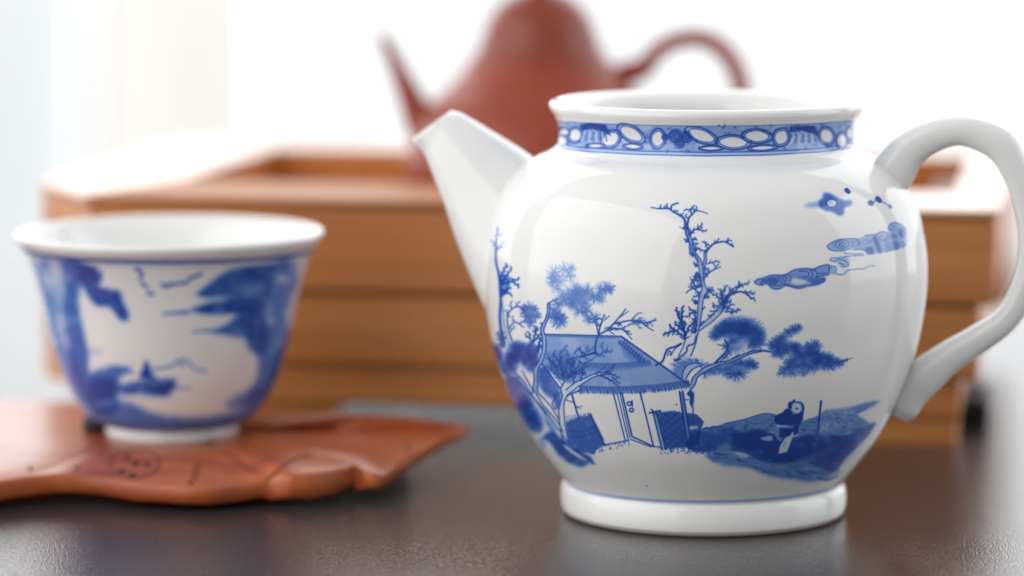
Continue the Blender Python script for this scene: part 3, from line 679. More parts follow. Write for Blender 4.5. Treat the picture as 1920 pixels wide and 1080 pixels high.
    for cx, cy in ((345, 325), (1525, 335)):                                 # fan-shaped leaves
        s.poly([(cx - 85, cy - 45), (cx - 40, cy - 55), (cx + 60, cy - 48), (cx + 92, cy + 18), (cx + 30, cy - 8), (cx - 20, cy - 20), (cx - 80, cy - 8)], .92, 1.0, .2, mode='max', smooth=False)
        for i in range(8): s.line([(cx - 60 + i * 17, cy - 2), (cx - 72 + i * 20, cy + 48)], 2.2, 3.0, .5 if i % 2 else .10, 'set', soft=1.2)
    for cx, cy, r in ((800, 345, 42), (860, 350, 34), (740, 350, 20), (820, 385, 30)):                 # peony scrolls
        th = np.linspace(0, 3.4 * math.pi, 22)
        s.poly([(cx + r * math.cos(a), cy + r * math.sin(a)) for a in th[:13]], .45, 1.2)
        s.line([(cx + r * (1 - a / 13) * math.cos(a), cy + r * (1 - a / 13) * math.sin(a)) for a in th], 1.8, 1.4, .85)
    # line above the foot and kiln specks
    s.K = lambda p: p
    xs = np.linspace(1030, 1600, 30)
    s.line([(x, 901 + 42 * math.sqrt(max(0, 1 - ((x - 1318) / 262) ** 2)) - 2) for x in np.linspace(1058, 1578, 40)], 4.0, 4.0, .22, soft=1.6)
    for q in ((1212, 911), (1268, 759), (1281, 739)): s.line([q, (q[0] + .6, q[1])], 1.6, 1.6, .95)
    return s

def paint_cup():
    s = Ink(10, 400, 640, 840, 1.0, 9)
    s.frame(0, 380, 2.25)
    R = s.R
    s.line([(60, 150), (130, 212), (300, 236), (500, 247), (720, 250), (950, 246), (1150, 232), (1310, 208), (1390, 150)], 4.5, 4.5, .85, soft=1.2)
    s.line([(100, 250), (300, 262), (720, 270), (1150, 262), (1350, 240)], 1.2, 1.2, .25, soft=2)
    # left cliff and pine
    s.poly([(120, 220), (190, 235), (190, 330), (230, 420), (260, 560), (310, 700), (340, 800), (420, 880), (400, 900), (300, 820), (230, 660), (180, 480), (140, 300)], .34, 5, .7)
    s.poly([(245, 240), (330, 245), (345, 330), (330, 420), (350, 540), (370, 640), (380, 740), (480, 760), (490, 880), (400, 890), (320, 760), (290, 600), (270, 450), (275, 350)], .66, 4, .5)
    s.poly([(320, 250), (380, 270), (430, 320), (410, 350), (470, 370), (520, 420), (540, 490), (510, 495), (460, 440), (400, 430), (350, 350)], .78, 3, .35)
    s.poly([(380, 720), (430, 700), (500, 690), (560, 705), (500, 740), (500, 800), (420, 840), (380, 800)], .72, 4, .3)
    s.poly([(370, 620), (440, 625), (370, 640)], .25, 5)
    for i in range(26):
        y = 250 + i * 24; x = 140 + i * 7 + R.uniform(-8, 8)
        s.line([(x, y), (x + R.uniform(10, 40), y + 50)], 4, 2, R.uniform(.3, .6), 'add', soft=2)
    s.poly([(150, 230), (250, 240), (270, 420), (300, 620), (360, 800), (300, 800), (220, 600), (170, 380)], .24, 6, .7)
    s.poly([(215, 260), (245, 255), (255, 330), (225, 350)], .12, 5, mode='set')
    s.tuft((400, 300), 16, 30, .8, 3, core=.6); s.tuft((480, 400), 15, 30, .8, 3, core=.6); s.tuft((520, 470), 12, 24, .8, 3, core=.5); s.tuft((350, 290), 16, 30, .8, 3, core=.6)
    # right cliffs
    s.poly([(1030, 290), (1160, 250), (1230, 240), (1260, 300), (1230, 420), (1210, 560), (1160, 720), (1090, 830), (1020, 860), (1080, 760), (1090, 650), (1040, 600), (1050, 500), (1080, 400)], .46, 5, .7)
    s.poly([(820, 390), (900, 330), (960, 290), (1060, 270), (1150, 270), (1160, 340), (1120, 400), (1040, 420), (960, 400), (880, 400)], .66, 4, .35)
    s.poly([(790, 455), (860, 430), (960, 410), (1060, 400), (1120, 430), (1080, 470), (980, 470), (880, 470)], .82, 3, .3)
    s.poly([(880, 545), (960, 510), (1000, 480), (1110, 470), (1110, 560), (1040, 570), (960, 560)], .78, 3, .3)
    s.poly([(1040, 560), (1120, 540), (1110, 640), (1050, 610)], .6, 5, .3)
    s.line([(690, 468), (790, 462)], 3, 5, .5, soft=2); s.line([(810, 545), (890, 540)], 2, 4, .5, soft=2)
    s.poly([(1200, 460), (1250, 400), (1290, 280), (1310, 260), (1270, 430), (1230, 560)], .12, 4, mode='set')
    s.poly([(1190, 560), (1230, 540), (1180, 740), (1100, 860), (1080, 850), (1150, 720)], .72, 4, .3)
    s.poly([(940, 850), (1030, 800), (1090, 770), (1080, 830), (1000, 870)], .4, 6, .3)
    # geese
    for L in ([(575, 280), (600, 300), (590, 320)], [(600, 340), (620, 355)], [(625, 380), (645, 385)], [(685, 345), (705, 355), (720, 340)], [(730, 345), (750, 340)], [(765, 340), (790, 335)], [(800, 320), (850, 300)]):
        s.line(L, 4.5, 4, .62, soft=1.5)
    # fishing boat and far hills
    s.poly([(585, 740), (605, 690), (620, 665), (640, 720), (660, 745)], .85, 2.5)
    s.poly([(480, 770), (560, 765), (620, 750), (700, 750), (740, 745), (720, 800), (690, 815), (560, 808)], .6, 5, .7)
    s.poly([(490, 785), (580, 780), (680, 770), (740, 760), (700, 810), (600, 800), (520, 810)], .7, 4, .6)
    s.line([(480, 750), (520, 700), (560, 720)], 3, 3, .6, soft=2); s.line([(545, 760), (620, 755), (700, 745)], 3, 2, .7, soft=1.5); s.line([(700, 780), (800, 782)], 3, 2, .45, soft=2)
    s.line([(640, 705), (720, 690), (760, 665), (790, 665), (820, 700), (870, 712)], 3, 2, .5, soft=2); s.line([(745, 672), (780, 690)], 4, 3, .35, soft=2)
    # foreground shore and foot band
    s.poly([(500, 830), (560, 850), (660, 895), (820, 910), (980, 890), (1080, 850), (1120, 870), (1000, 960), (720, 975), (480, 960), (380, 900)], .52, 6, .3)
    s.line([(330, 860), (440, 930), (560, 955), (720, 962), (900, 950), (1040, 910), (1110, 860)], 7, 7, .66, soft=4)
    s.line([(420, 950), (560, 972), (720, 978), (900, 970), (1020, 930)], 4, 4, .55, soft=3)
    return s

def unwrap(name, ink, prof, loc, W, H):
    """lay a drawing out on a turned wall: columns = half turn, rows = steps along the profile"""
    prof = np.array(prof)
    i = np.linspace(0, len(prof) - 1, H)
    r = np.interp(i, np.arange(len(prof)), prof[:, 0])[:, None]; z = np.interp(i, np.arange(len(prof)), prof[:, 1])[:, None]
    th = (np.linspace(0, 1, W)[None] - 0.5) * math.pi
    P = np.stack([loc[0] + r * np.sin(th), loc[1] - r * np.cos(th), loc[2] + z + 0 * th], -1)
    x, y = sheet(P)
    x = (x - ink.x0) * ink.sc; y = (y - ink.y0) * ink.sc
    ok = (x > 1) & (x < ink.W - 2) & (y > 1) & (y < ink.H - 2)
    x = np.clip(x, 0, ink.W - 2); y = np.clip(y, 0, ink.H - 2)
    xi, yi = x.astype(int), y.astype(int); fx, fy = x - xi, y - yi
    D = ink.D
    k = D.copy()                                                           # the cobalt bleeds a little under the glaze
    q = max(1, int(1.6 * ink.sc))
    for _ in range(2):
        for ax in (0, 1):
            k = sum(np.roll(k, j, ax) for j in range(-q, q + 1)) / (2 * q + 1)
    D = np.clip(D * 0.86 + 0.34 * k, 0, 1)
    v = (D[yi, xi] * (1 - fx) + D[yi, xi + 1] * fx) * (1 - fy) + (D[yi + 1, xi] * (1 - fx) + D[yi + 1, xi + 1] * fx) * fy
    v = np.clip(v * ok, 0, 1).astype(np.float32)
    img = bpy.data.images.new(name, W, H, float_buffer=False, is_data=True)
    px = np.ones((H, W, 4), np.float32)
    px[..., :3] = v[..., None]
    img.pixels.foreach_set(px.ravel())
    img.update(); img.pack()
    return img

# ------------------------------------------------------------------ setting: table, bright window with sheer half curtains
bm = bmesh.new()
box(bm, -1.3, 1.3, -0.9, 0.44, -0.03, 0.0, 0.004, 3)
tag(link('table', bm, M_TABLE, None, False), 'dark satin tabletop with fine pebbled grain under the tea things', kind='structure')

win = tag(empty('window', (0, 1.72, 0)), 'blown out bright window filling the background behind the tea tray', 'window')
bm = bmesh.new(); box(bm, -2.6, 2.6, 0, 0.01, -0.9, 2.6)
link('pane', bm, emissive('daylight_pane', (0.97, 0.985, 1.0), 2.3), win, False)
M_FRAME, _, _ = mat('white_paint', (0.8, 0.8, 0.78), 0.4)
for x in (-2.65, 2.65):
    bm = bmesh.new(); box(bm, x - 0.05, x + 0.05, -0.04, 0.06, -0.9, 2.6, 0.004); link('window_post', bm, M_FRAME, win, False)
for z in (-0.95, 2.65):
    bm = bmesh.new(); box(bm, -2.7, 2.7, -0.04, 0.06, z - 0.05, z + 0.05, 0.004); link('window_rail', bm, M_FRAME, win, False)
def curtain(x0, x1, col, label, seed):
    bm = bmesh.new()
    n = int((x1 - x0) / 0.008); R = random.Random(seed); ph = R.uniform(0, 6)
    g = []
    for j, z in enumerate(np.linspace(-0.85, 0.075, 12)):
        g.append([bm.verts.new((x0 + (x1 - x0) * i / n, 1.60 + 0.012 * math.sin(i * 0.55 + ph + 0.3 * math.sin(i * .13)) * (0.6 + 0.4 * (z < 0)), z)) for i in range(n + 1)])
    for A, B in zip(g[:-1], g[1:]):
        for i in range(n): bm.faces.new((A[i], A[i + 1], B[i + 1], B[i]))
    o = link('curtain', bm, sheer('sheer_cloth_%s' % label.split()[0], col), None)
    tag(o, label, 'curtain', 'sheer curtains across the window')
curtain(-1.5, -0.290, (0.525, 0.54, 0.543), 'cool grey white sheer curtain at the far left of the background', 1)
curtain(-0.286, -0.172, (0.572, 0.555, 0.525), 'narrow cream sheer curtain between the cool grey one and the white one', 2)
curtain(-0.168, 1.6, (0.615, 0.622, 0.622), 'wide brilliant white sheer curtain behind both teapots', 3)

# ------------------------------------------------------------------ the painted pitcher
AX = 1318
p0 = PY(AX, 958, 0.0)
POT = (float(p0[0]), 0.0, 0.0)
def prof_px(rows, ax, Y, z0=0.0):
    out = []
    for r, y in rows:
        a, b_ = PY(ax, y, Y), PY(ax + r, y, Y)
        out.append((float(b_[0] - a[0]), float(a[2]) - z0))
    return out
outer_px = [(257, 904), (268, 887), (297, 851), (328, 808), (355, 757), (380, 700), (397, 645), (408, 590), (415, 535), (415, 480), (408, 430), (396, 388), (376, 347), (347, 314), (314, 292), (290, 281), (279, 270), (276, 256), (276, 242), (279, 226), (285, 214), (291, 206), (294, 199)]
outer = catmull(prof_px(outer_px, AX, 0), 5)
inner_px = [(294, 199), (293, 192), (287, 187), (277, 187), (262, 192), (248, 202), (241, 216), (240, 240), (252, 268), (300, 305), (350, 350), (385, 420), (392, 520), (375, 640), (330, 750), (260, 850), (120, 900), (0, 905)]
inner = catmull(prof_px(inner_px, AX, 0), 4)
prof = np.vstack([outer, inner[1:]])
prof[-1, 0] = 0
vv = np.concatenate([np.linspace(0, 1, len(outer)), np.ones(len(inner) - 1) * 1.0])
ink = paint_pot()
img_pot = unwrap('cobalt_landscape', ink, outer, POT, 2600, 1500)
M_POT = porcelain('painted_porcelain', img_pot)

pot = tag(empty('pitcher', POT), 'white porcelain tea pitcher without lid painted in blue with a thatched house', 'tea pitcher')
bm = lathe([tuple(q) for q in prof], 192, bmesh.new(), list(vv))
o_body = link('body', bm, M_POT, pot)
o_body.data.materials.append(M_PORC)
nf = 192
npoly = len(o_body.data.polygons)
mi = np.zeros(npoly, np.int32); mi[nf * (len(outer) - 1):] = 1
o_body.data.polygons.foreach_set('material_index', mi)
foot = prof_px([(236, 898), (258, 901), (264, 906), (267, 916), (268, 932), (266, 947), (261, 956), (252, 959), (240, 959), (232, 950), (228, 930), (226, 905)], AX, 0)
zmin = min(q[1] for q in foot)
foot = [(r, z - zmin) for r, z in foot]
o_f = link('foot_ring', lathe([tuple(q) for q in catmull(foot, 6)], 160, bmesh.new()), M_PORC, pot)
M_BISQUE, _, _ = mat('unglazed_foot', (0.50, 0.46, 0.41), 0.75)
o_f.data.materials.append(M_BISQUE)
for pl in o_f.data.polygons:
    if max(o_f.data.vertices[v_].co.z for v_ in pl.vertices) < 0.0013: pl.material_index = 1

def loc_pt(px, py, Y=0.0):
    q = PY(px, py, Y)
    return Vector((float(q[0]) - POT[0], float(q[1]) - POT[1], float(q[2])))
SWING = math.tan(math.radians(10.0))
def swing_pt(px, py):
    Y = 0.0
    for _ in range(5):
        q = PY(px, py, Y); Y = -(float(q[0]) - POT[0]) * SWING
    return Vector((float(q[0]) - POT[0], Y, float(q[2])))
SIDE = Vector((SWING, 1, 0)).normalized()
PXM = 0.70 / FPX                                   # metres per photograph pixel at the pitcher
# spout: a wide-rooted beak, cut off aslant
top = [(1030, 318), (1004, 300), (978, 281), (948, 262), (915, 242), (884, 223), (862, 211), (853, 210)]
bot = [(950, 640), (915, 572), (886, 510), (860, 447), (836, 380), (810, 316), (797, 287), (779, 266)]
wy = [150, 138, 120, 100, 80, 60, 48, 43]
top, bot, wy = catmull(top, 4), catmull(bot, 4), catmull([(a, 0) for a in wy], 4)[:, 0]
secs = []
for (tx, ty), (bx, by), hw in zip(top, bot, wy):
    a, b_ = swing_pt(tx, ty), swing_pt(bx, by)
    c_, h = (a + b_) / 2, (a - b_) / 2
    ring = []
    for k in range(40):
        t = 2 * math.pi * k / 40
        ct, st = math.cos(t), math.sin(t)
        e = 2 / 2.3
        ring.append(c_ + h * math.copysign(abs(ct) ** e, ct) + SIDE * (hw * PXM) * math.copysign(abs(st) ** e, st) * (1.0 - 0.22 * ct))
    secs.append(ring)
# rounded lip and hollow throat
cen = sum(secs[-1], Vector()) / 40
dirv = (cen - sum(secs[-6], Vector()) / 40).normalized()
secs.append([cen + (p - cen) * 0.95 + dirv * 0.0007 for p in secs[-1]])
secs.append([cen + (p - cen) * 0.84 + dirv * 0.0007 for p in secs[-2]])
secs.append([cen + (p - cen) * 0.76 - dirv * 0.0002 for p in secs[-3]])
for j in range(2, 14):
    s_ = secs[len(top) - j]
    cj = sum(s_, Vector()) / 40
    secs.append([cj + (p - cj) * 0.76 for p in s_])
bm = bmesh.new(); loft(secs, bm, False, True)
link('spout', bm, M_PORC, pot)

# handle: ear-shaped strap with a knuckle at the top and a little tail at the foot
hp = [((1628, 318), (1690, 372)), ((1645, 292), (1704, 350)), ((1672, 262), (1717, 320)), ((1705, 238), (1735, 298)), ((1750, 222), (1764, 281)), ((1800, 217), (1800, 273)), ((1848, 225), (1836, 284)), ((1893, 247), (1862, 302)), ((1912, 286), (1887, 335)),
      ((1938, 340), (1902, 378)), ((1955, 410), (1909, 425)), ((1958, 485), (1909, 480)), ((1940, 555), (1894, 535)), ((1905, 612), (1864, 585)), ((1850, 657), (1812, 618)), ((1795, 695), (1762, 645)), ((1752, 735), (1722, 672)), ((1730, 760), (1686, 715)), ((1719, 778), (1669, 750)), ((1704, 787), (1664, 775))]
hp = np.array(hp, float)
mid, wid = (hp[:, 0] + hp[:, 1]) / 2, np.hypot(*(hp[:, 0] - hp[:, 1]).T) / 2
mid, wid = catmull(mid, 5), catmull([(a, 0) for a in wid], 5)[:, 0]
yr = np.interp(np.linspace(0, 1, len(wid)), [0, .08, .3, .75, .85, .95, 1], [44, 36, 27, 27, 34, 30, 18])
bm = bmesh.new(); tube([swing_pt(*q) for q in mid], [a * PXM for a in wid], [a * PXM for a in yr], bm, 28, 2.35)
link('handle', bm, M_PORC, pot)

# ------------------------------------------------------------------ red clay teapot standing in the tray
TY = 0.185
c0 = PY(1012, 300, TY)
TZ = 0.0395
tea = tag(empty('teapot', (float(c0[0]), TY, TZ)), 'matt red clay teapot with slim spout standing blurred on the wooden tray', 'teapot')
body = prof_px([(0, 425), (150, 425), (170, 423), (215, 390), (246, 340), (250, 300), (236, 245), (206, 195), (170, 160), (146, 133), (133, 112)], 1020, TY, TZ)
body = [(r, max(z, 0.0)) for r, z in body]; body[0] = (0, 0.0)
link('body', lathe([tuple(q) for q in catmull(body, 5)], 96, bmesh.new()), M_CLAY, tea)
lid = prof_px([(137, 118), (131, 112), (120, 96), (109, 71), (104, 55), (95, 33), (82, 14), (68, 0), (46, -13), (22, -20), (0, -22)], 1020, TY, TZ); lid[-1] = (0, lid[-1][1])
o_lid = link('lid', lathe([tuple(q) for q in catmull(lid, 5)], 96, bmesh.new()), M_CLAY, tea)
kn = prof_px([(14, -18), (15, -32), (32, -46), (38, -64), (28, -80), (0, -86)], 1020, TY, TZ); kn[-1] = (0, kn[-1][1])
link('knob', lathe([tuple(q) for q in catmull(kn, 4)], 48, bmesh.new()), M_CLAY, o_lid)
def tl(px, py): 
    q = PY(px, py, TY); return Vector((float(q[0] - c0[0]), 0, float(q[2]) - TZ))
TPX = 0.885 / FPX
sp = [((716, 66), 8), ((730, 92), 12), ((746, 128), 16), ((764, 170), 22), ((785, 215), 31), ((815, 262), 46), ((855, 310), 62), ((900, 345), 70)]
spc, spr = catmull([q for q, _ in sp], 5), catmull([(r, 0) for _, r in sp], 5)[:, 0]
bm = bmesh.new(); tube([tl(*q) for q in spc], [r * TPX for r in spr], [r * TPX * .95 for r in spr], bm, 24)
link('spout', bm, M_CLAY, tea)
ha = [(1150, 150), (1180, 136), (1206, 128), (1222, 108), (1250, 84), (1296, 71), (1340, 82), (1370, 112), (1388, 155), (1392, 210), (1376, 268), (1338, 318), (1290, 345), (1235, 350)]
hc = catmull(ha, 5)
hr = np.interp(np.linspace(0, 1, len(hc)), [0, .15, .25, .6, .9, 1], [26, 21, 17, 17, 18, 22])
bm = bmesh.new(); tube([tl(*q) for q in hc], hr * TPX, hr * TPX * 1.15, bm, 18)
link('handle', bm, M_CLAY, tea)

# ------------------------------------------------------------------ bamboo tea tray, turned a little so its right end comes nearer
A_, B_ = PY(175, 366, 0.1124), PY(1868, 395, 0.076)
ang = math.atan2(B_[1] - A_[1], B_[0] - A_[0])
LEN = float(np.hypot(B_[0] - A_[0], B_[1] - A_[1]))
DEP = 0.165
HT = 0.0550
tray = tag(empty('tea_tray', (float(A_[0]), float(A_[1]), 0), ang), 'orange brown bamboo tea tray on bracket feet behind the cup and pitcher', 'tea tray')
def tpart(name, mt, bev, *bx, parent=None):
    bm = bmesh.new(); box(bm, *bx, bev, 3)
    return link(name, bm, mt, parent or tray, False)
CH = 0.0                                            # front boards, three with dark joints between
ZS = ((0.0330, 0.0530), (0.0153, 0.0322), (0.0060, 0.0146))
INS = (0.0, 0.0035, 0.0075)
for (za, zb), i_ in zip(ZS, INS):
    tpart('front_board', M_BAMBOO, 0.0012, 0.0 - 0 * i_, LEN - i_, 0.0 + i_ * .25, 0.010 + i_ * .25, za, zb)
    if i_ == 0: tpart('back_board', M_BAMBOO, 0.0012, 0.0, LEN - i_, DEP - 0.010, DEP, 0.0125, zb)
    tpart('end_board', M_BAMBOO, 0.0010, LEN - i_ - 0.010, LEN - i_ - 0.0004, 0.0105, DEP - 0.0105, za, zb)
# core behind the joints
for nm, bx in (('front_core', (0.004, LEN - 0.010, 0.0030, 0.0095, 0.0075, 0.050)), ('back_core', (0.004, LEN - 0.010, DEP - 0.0095, DEP - 0.002, 0.036, 0.050)), ('end_core', (LEN - 0.0195, LEN - 0.0090, 0.012, DEP - 0.012, 0.0075, 0.050))):
    tpart(nm, M_GROOVE, 0, *bx)
# slanted left corner panel and the left end
M_RAIL = wood('bamboo_rail', (0.36, 0.125, 0.036), (0.50, 0.19, 0.055), (0.60, 0.26, 0.085), 0.5, 0.0, (5, 60, 130), 0.10)
M_RAIL.node_tree.nodes['Principled BSDF'].inputs['Specular IOR Level'].default_value = 0.22
def prism(name, pts, z0, z1, mt, bev=0.001):
    bm = bmesh.new()
    lo = [bm.verts.new((x, y, z0)) for x, y in pts]; hi = [bm.verts.new((x, y, z1)) for x, y in pts]
    n = len(pts)
    bm.faces.new(lo[::-1]); bm.faces.new(hi)
    for k in range(n): bm.faces.new((lo[k], lo[(k + 1) % n], hi[(k + 1) % n], hi[k]))
    if bev: bmesh.ops.bevel(bm, geom=bm.edges[:], offset=bev, segments=2, profile=.6, affect='EDGES')
    return link(name, bm, mt, tray, False)
for (za, zb), i_ in zip(ZS, INS):
    prism('corner_panel', [(-0.0006, 0.0004 + i_ * .25), (-0.0006, 0.0115 + i_ * .25), (-0.0145, 0.036), (-0.0232, 0.0325)], za, zb, M_BAMBOO)
    prism('end_board', [(-0.0232, 0.0335), (-0.0132, 0.0370), (-0.0132, DEP), (-0.0232, DEP)], za, zb, M_BAMBOO)
prism('corner_core', [(-0.0012, 0.004), (-0.0012, 0.010), (-0.0145, 0.034), (-0.0205, 0.0335)], 0.0075, 0.050, M_GROOVE, 0)
# top rails round a sunken well
RW = 0.044
TOPZ = (0.0500, HT)
def rail(name, pts, zt=HT, mt=None):
    return prism(name, pts, 0.0534, zt, mt or M_RAIL, 0.0007)
FX0, FX1 = 0.010, LEN - 0.012
M_RAILGLOSS = wood('lacquered_bamboo_rail', (0.42, 0.17, 0.06), (0.58, 0.27, 0.10), (0.68, 0.35, 0.14), 0.38, 0.62, (5, 60, 130), 0.04, 0.10)
SPL = LEN - 0.031
rail('front_rail', [(-0.0020, -0.0008), (SPL, -0.0008), (SPL, RW), (FX0, RW)])
rail('rail_end', [(SPL + 0.0003, -0.0008), (LEN + 0.0008, -0.0008), (FX1, RW), (SPL + 0.0003, RW)], mt=M_RAILGLOSS)
rail('right_rail', [(LEN + 0.0008, 0.0), (LEN + 0.0008, DEP), (FX1 + 0.0004, DEP - 0.022), (FX1 + 0.0004, RW + 0.0002)], mt=M_RAILGLOSS)
rail('left_rail', [(-0.0025, -0.0002), (FX0 - 0.0004, RW + 0.0002), (FX0 - 0.0004, DEP - 0.022), (-0.0238, DEP), (-0.0238, 0.0328)], mt=M_RAILGLOSS)
rail('back_rail', [(FX0, DEP - 0.0222), (FX1, DEP - 0.0222), (LEN + 0.0008, DEP + 0.0002), (-0.0238, DEP + 0.0002)], mt=M_RAILGLOSS)
WZ = 0.0395
for nm, bx in (('front_well_wall', (FX0, FX1, RW - 0.006, RW - 0.0004, 0.034, 0.0533)), ('back_well_wall', (FX0, FX1, DEP - 0.0216, DEP - 0.016, 0.034, 0.0533)), ('left_well_wall', (FX0 - 0.006, FX0 - 0.0006, RW, DEP - 0.0222, 0.034, 0.0533)), ('right_well_wall', (FX1 + 0.0006, FX1 + 0.006, RW, DEP - 0.0222, 0.034, 0.0533))):
    tpart(nm, M_BAMBOO, 0.0004, *bx)
n_sl = 9
for i in range(n_sl):
    y0 = RW + (DEP - 0.0222 - RW) * i / n_sl
    tpart('slat', M_BAMBOO, 0.0008, FX0 + 0.0008, FX1 - 0.0008, y0 + 0.0007, y0 + (DEP - 0.0222 - RW) / n_sl - 0.0007, 0.0355, WZ)
tpart('drip_floor', M_GROOVE, 0, FX0 - 0.012, FX1 - 0.002, 0.012, DEP - 0.012, 0.0342, 0.0352)
# bracket feet with a curved inner edge
def bracket(x0, x1, y0, y1, along, flip):
    """L-shaped foot cut from a board: along = 'x' or 'y' is the long side, flip puts the curve at the other end"""
    bm = bmesh.new()
    n = 8
    prof2 = [(0, 0.0058), (0, 0.0)] + [(0.55 + 0.45 * math.sin(t * math.pi / 2), 0.0058 * (1 - math.cos(t * math.pi / 2))) for t in np.linspace(0, 1, n)]
    rows = []
    for sy in (0, 1):
        row = []
        for u, z in prof2:
            u = 1 - u if flip else u
            if along == 'x': row.append(bm.verts.new((x0 + (x1 - x0) * u, y0 + (y1 - y0) * sy, z)))
            else: row.append(bm.verts.new((x0 + (x1 - x0) * sy, y0 + (y1 - y0) * u, z)))
        rows.append(row)
    m_ = len(prof2)
    bm.faces.new(rows[0]); bm.faces.new(rows[1][::-1])
    for k in range(m_): bm.faces.new((rows[0][k], rows[0][(k + 1) % m_], rows[1][(k + 1) % m_], rows[1][k]))
    return link('foot', bm, M_BAMBOO, tray, False)
XR = LEN - INS[2] - 0.001
bracket(XR - 0.060, XR, 0.0021, 0.012, 'x', True)
bracket(0.004, 0.060, 0.0021, 0.012, 'x', False)
for x_ in (-0.018, XR - 0.012): tpart('rear_leg', M_BAMBOO, 0.0008, x_, x_ + 0.011, DEP - 0.0085, DEP - 0.0025, 0.0, 0.0328)
bracket(XR - 0.010, XR, 0.0125, 0.027, 'y', False)
tpart('gap_shade_block', M_BLACK, 0.0012, LEN - 0.018, LEN - 0.0020, 0.032, 0.060, 0.0, 0.0059)  # added black block standing in for the shade in the gap under the tray end

# ------------------------------------------------------------------ carved leaf saucer
edge = [(-330, 905, .0058), (-200, 922, .0060), (-100, 915, .0062), (0, 901, .0064), (80, 891, .0066), (180, 893, .0064), (280, 907, .0056), (380, 914, .0052), (450, 908, .0052), (500, 902, .0054), (545, 903, .0056), (590, 899, .0058), (635, 889, .0062), (664, 880, .0064),
        (686, 892, .0054), (717, 891, .0054), (748, 872, .0060), (778, 849, .0066), (830, 823, .0074), (866, 806, .0082), (876, 801, .0086), (862, 795, .0092), (770, 783, .0112), (640, 776, .0120), (490, 768, .0110), (300, 760, .0095), (100, 753, .0088), (-100, 755, .0082), (-300, 775, .0076), (-420, 830, .0068)]
E = np.array([PZ(x, y, z) for x, y, z in edge])
SX, SY = -0.078, 0.050
leaf = tag(empty('saucer', (SX, SY, 0)), 'red brown carved wooden leaf saucer with scrolled rim under the teacup', 'saucer')
E = E - np.array([SX, SY, 0])
Ec = catmull(np.vstack([E, E[:1]]), 8)[:-1]
NE = len(Ec)
lq = PZ(598, 878, .0066)
LOBE = (float(lq[0]) - SX, float(lq[1]) - SY)
def leaf_z(f, k, x, y):
    zc = 0.0085
    z = zc + (Ec[k, 2] - zc) * f ** (3.0 if Ec[k, 2] < zc else 1.5)
    a = math.atan2(y, x)
    rip = 0.00018 * math.sin(a * 13 + 1.2) * min(1, f * 1.3) * (1 - 0.35 * f)
    vein = -0.00015 * math.exp(-((((a * 7 / math.pi) % 1) - .5) / .09) ** 2) * (f > .45)
    swirl = 0.0002 * math.sin(f * 9 + a * 3)  * f * (1 - f) * 2
    # folded scroll at the front right: a raised lip with a steep inner side
    dx, dy = x - LOBE[0], y - LOBE[1]
    lobe = 0.0013 / (1 + math.exp((math.hypot(dx / 0.0125, dy / 0.017) - 1) * 14))
    fold = 0.0007 * math.exp(-((dx + 0.0135 + 0.5 * dy) / 0.0016) ** 2) * (abs(dy) < 0.03)
    crease = 0.0002 * math.sin(260 * (y * 0.9 + x * 0.25)) * (x > 0.035) * min(1, (x - 0.035) / 0.02) * f
    return z + rip * f + vein + swirl + lobe - fold + crease
M_LEAF.node_tree.nodes['Principled BSDF'].inputs['Specular IOR Level'].default_value = 0.35
bm = bmesh.new()
rings = []
fs = list(np.linspace(0.04, 1, 44))
cv = bm.verts.new((0, 0, 0.0085))
for f in fs:
    rings.append([bm.verts.new((Ec[k, 0] * f, Ec[k, 1] * f, leaf_z(f, k, Ec[k, 0] * f, Ec[k, 1] * f))) for k in range(NE)])
thick = []
for k in range(NE):
    x = Ec[k, 0] + SX
    px = 960 + (x / 0.72) * FPX
    t = np.interp(px, [-400, 0, 350, 480, 520, 590, 650, 700, 770, 880], [.0042, .0042, .0040, .0036, .0048, .0058, .0056, .0034, .0030, .0020])
    thick.append(t)
for f, dz in ((1.004, 0.18), (1.006, 0.5), (1.0, 0.85), (0.985, 1.0), (0.86, 0.95), (0.80, 1.0), (0.5, 1.0)):
    rings.append([bm.verts.new((Ec[k, 0] * f, Ec[k, 1] * f, max(0.0002, (leaf_z(1, k, Ec[k, 0], Ec[k, 1]) - thick[k] * dz) if f > .83 else 0.0004))) for k in range(NE)])
bv = bm.verts.new((0, 0, 0.0004))
for k in range(NE):
    bm.faces.new((cv, rings[0][k], rings[0][(k + 1) % NE])); bm.faces.new((bv, rings[-1][(k + 1) % NE], rings[-1][k]))
for A, B in zip(rings[:-1], rings[1:]):
    for k in range(NE): bm.faces.new((A[k], B[k], B[(k + 1) % NE], A[(k + 1) % NE]))
link('leaf', bm, M_LEAF, leaf)
def on_leaf(px, py, z=0.0062):
    q = PZ(px, py, z)
    return Vector((float(q[0]) - SX, float(q[1]) - SY, z))
# carved lotus pod: ring and seed pits; two small carved strokes
def disc(name, px, py, r, mt, z=0.0062, sy=1.0):
    c_ = on_leaf(px, py, z)
    bm = bmesh.new()
    lathe([(0, 0.00035), (r * .7, 0.0003), (r, 0.0)], 20, bm)
    o = link(name, bm, mt, leaf); o.location = c_; o.scale = (1, sy, 1)
    return o
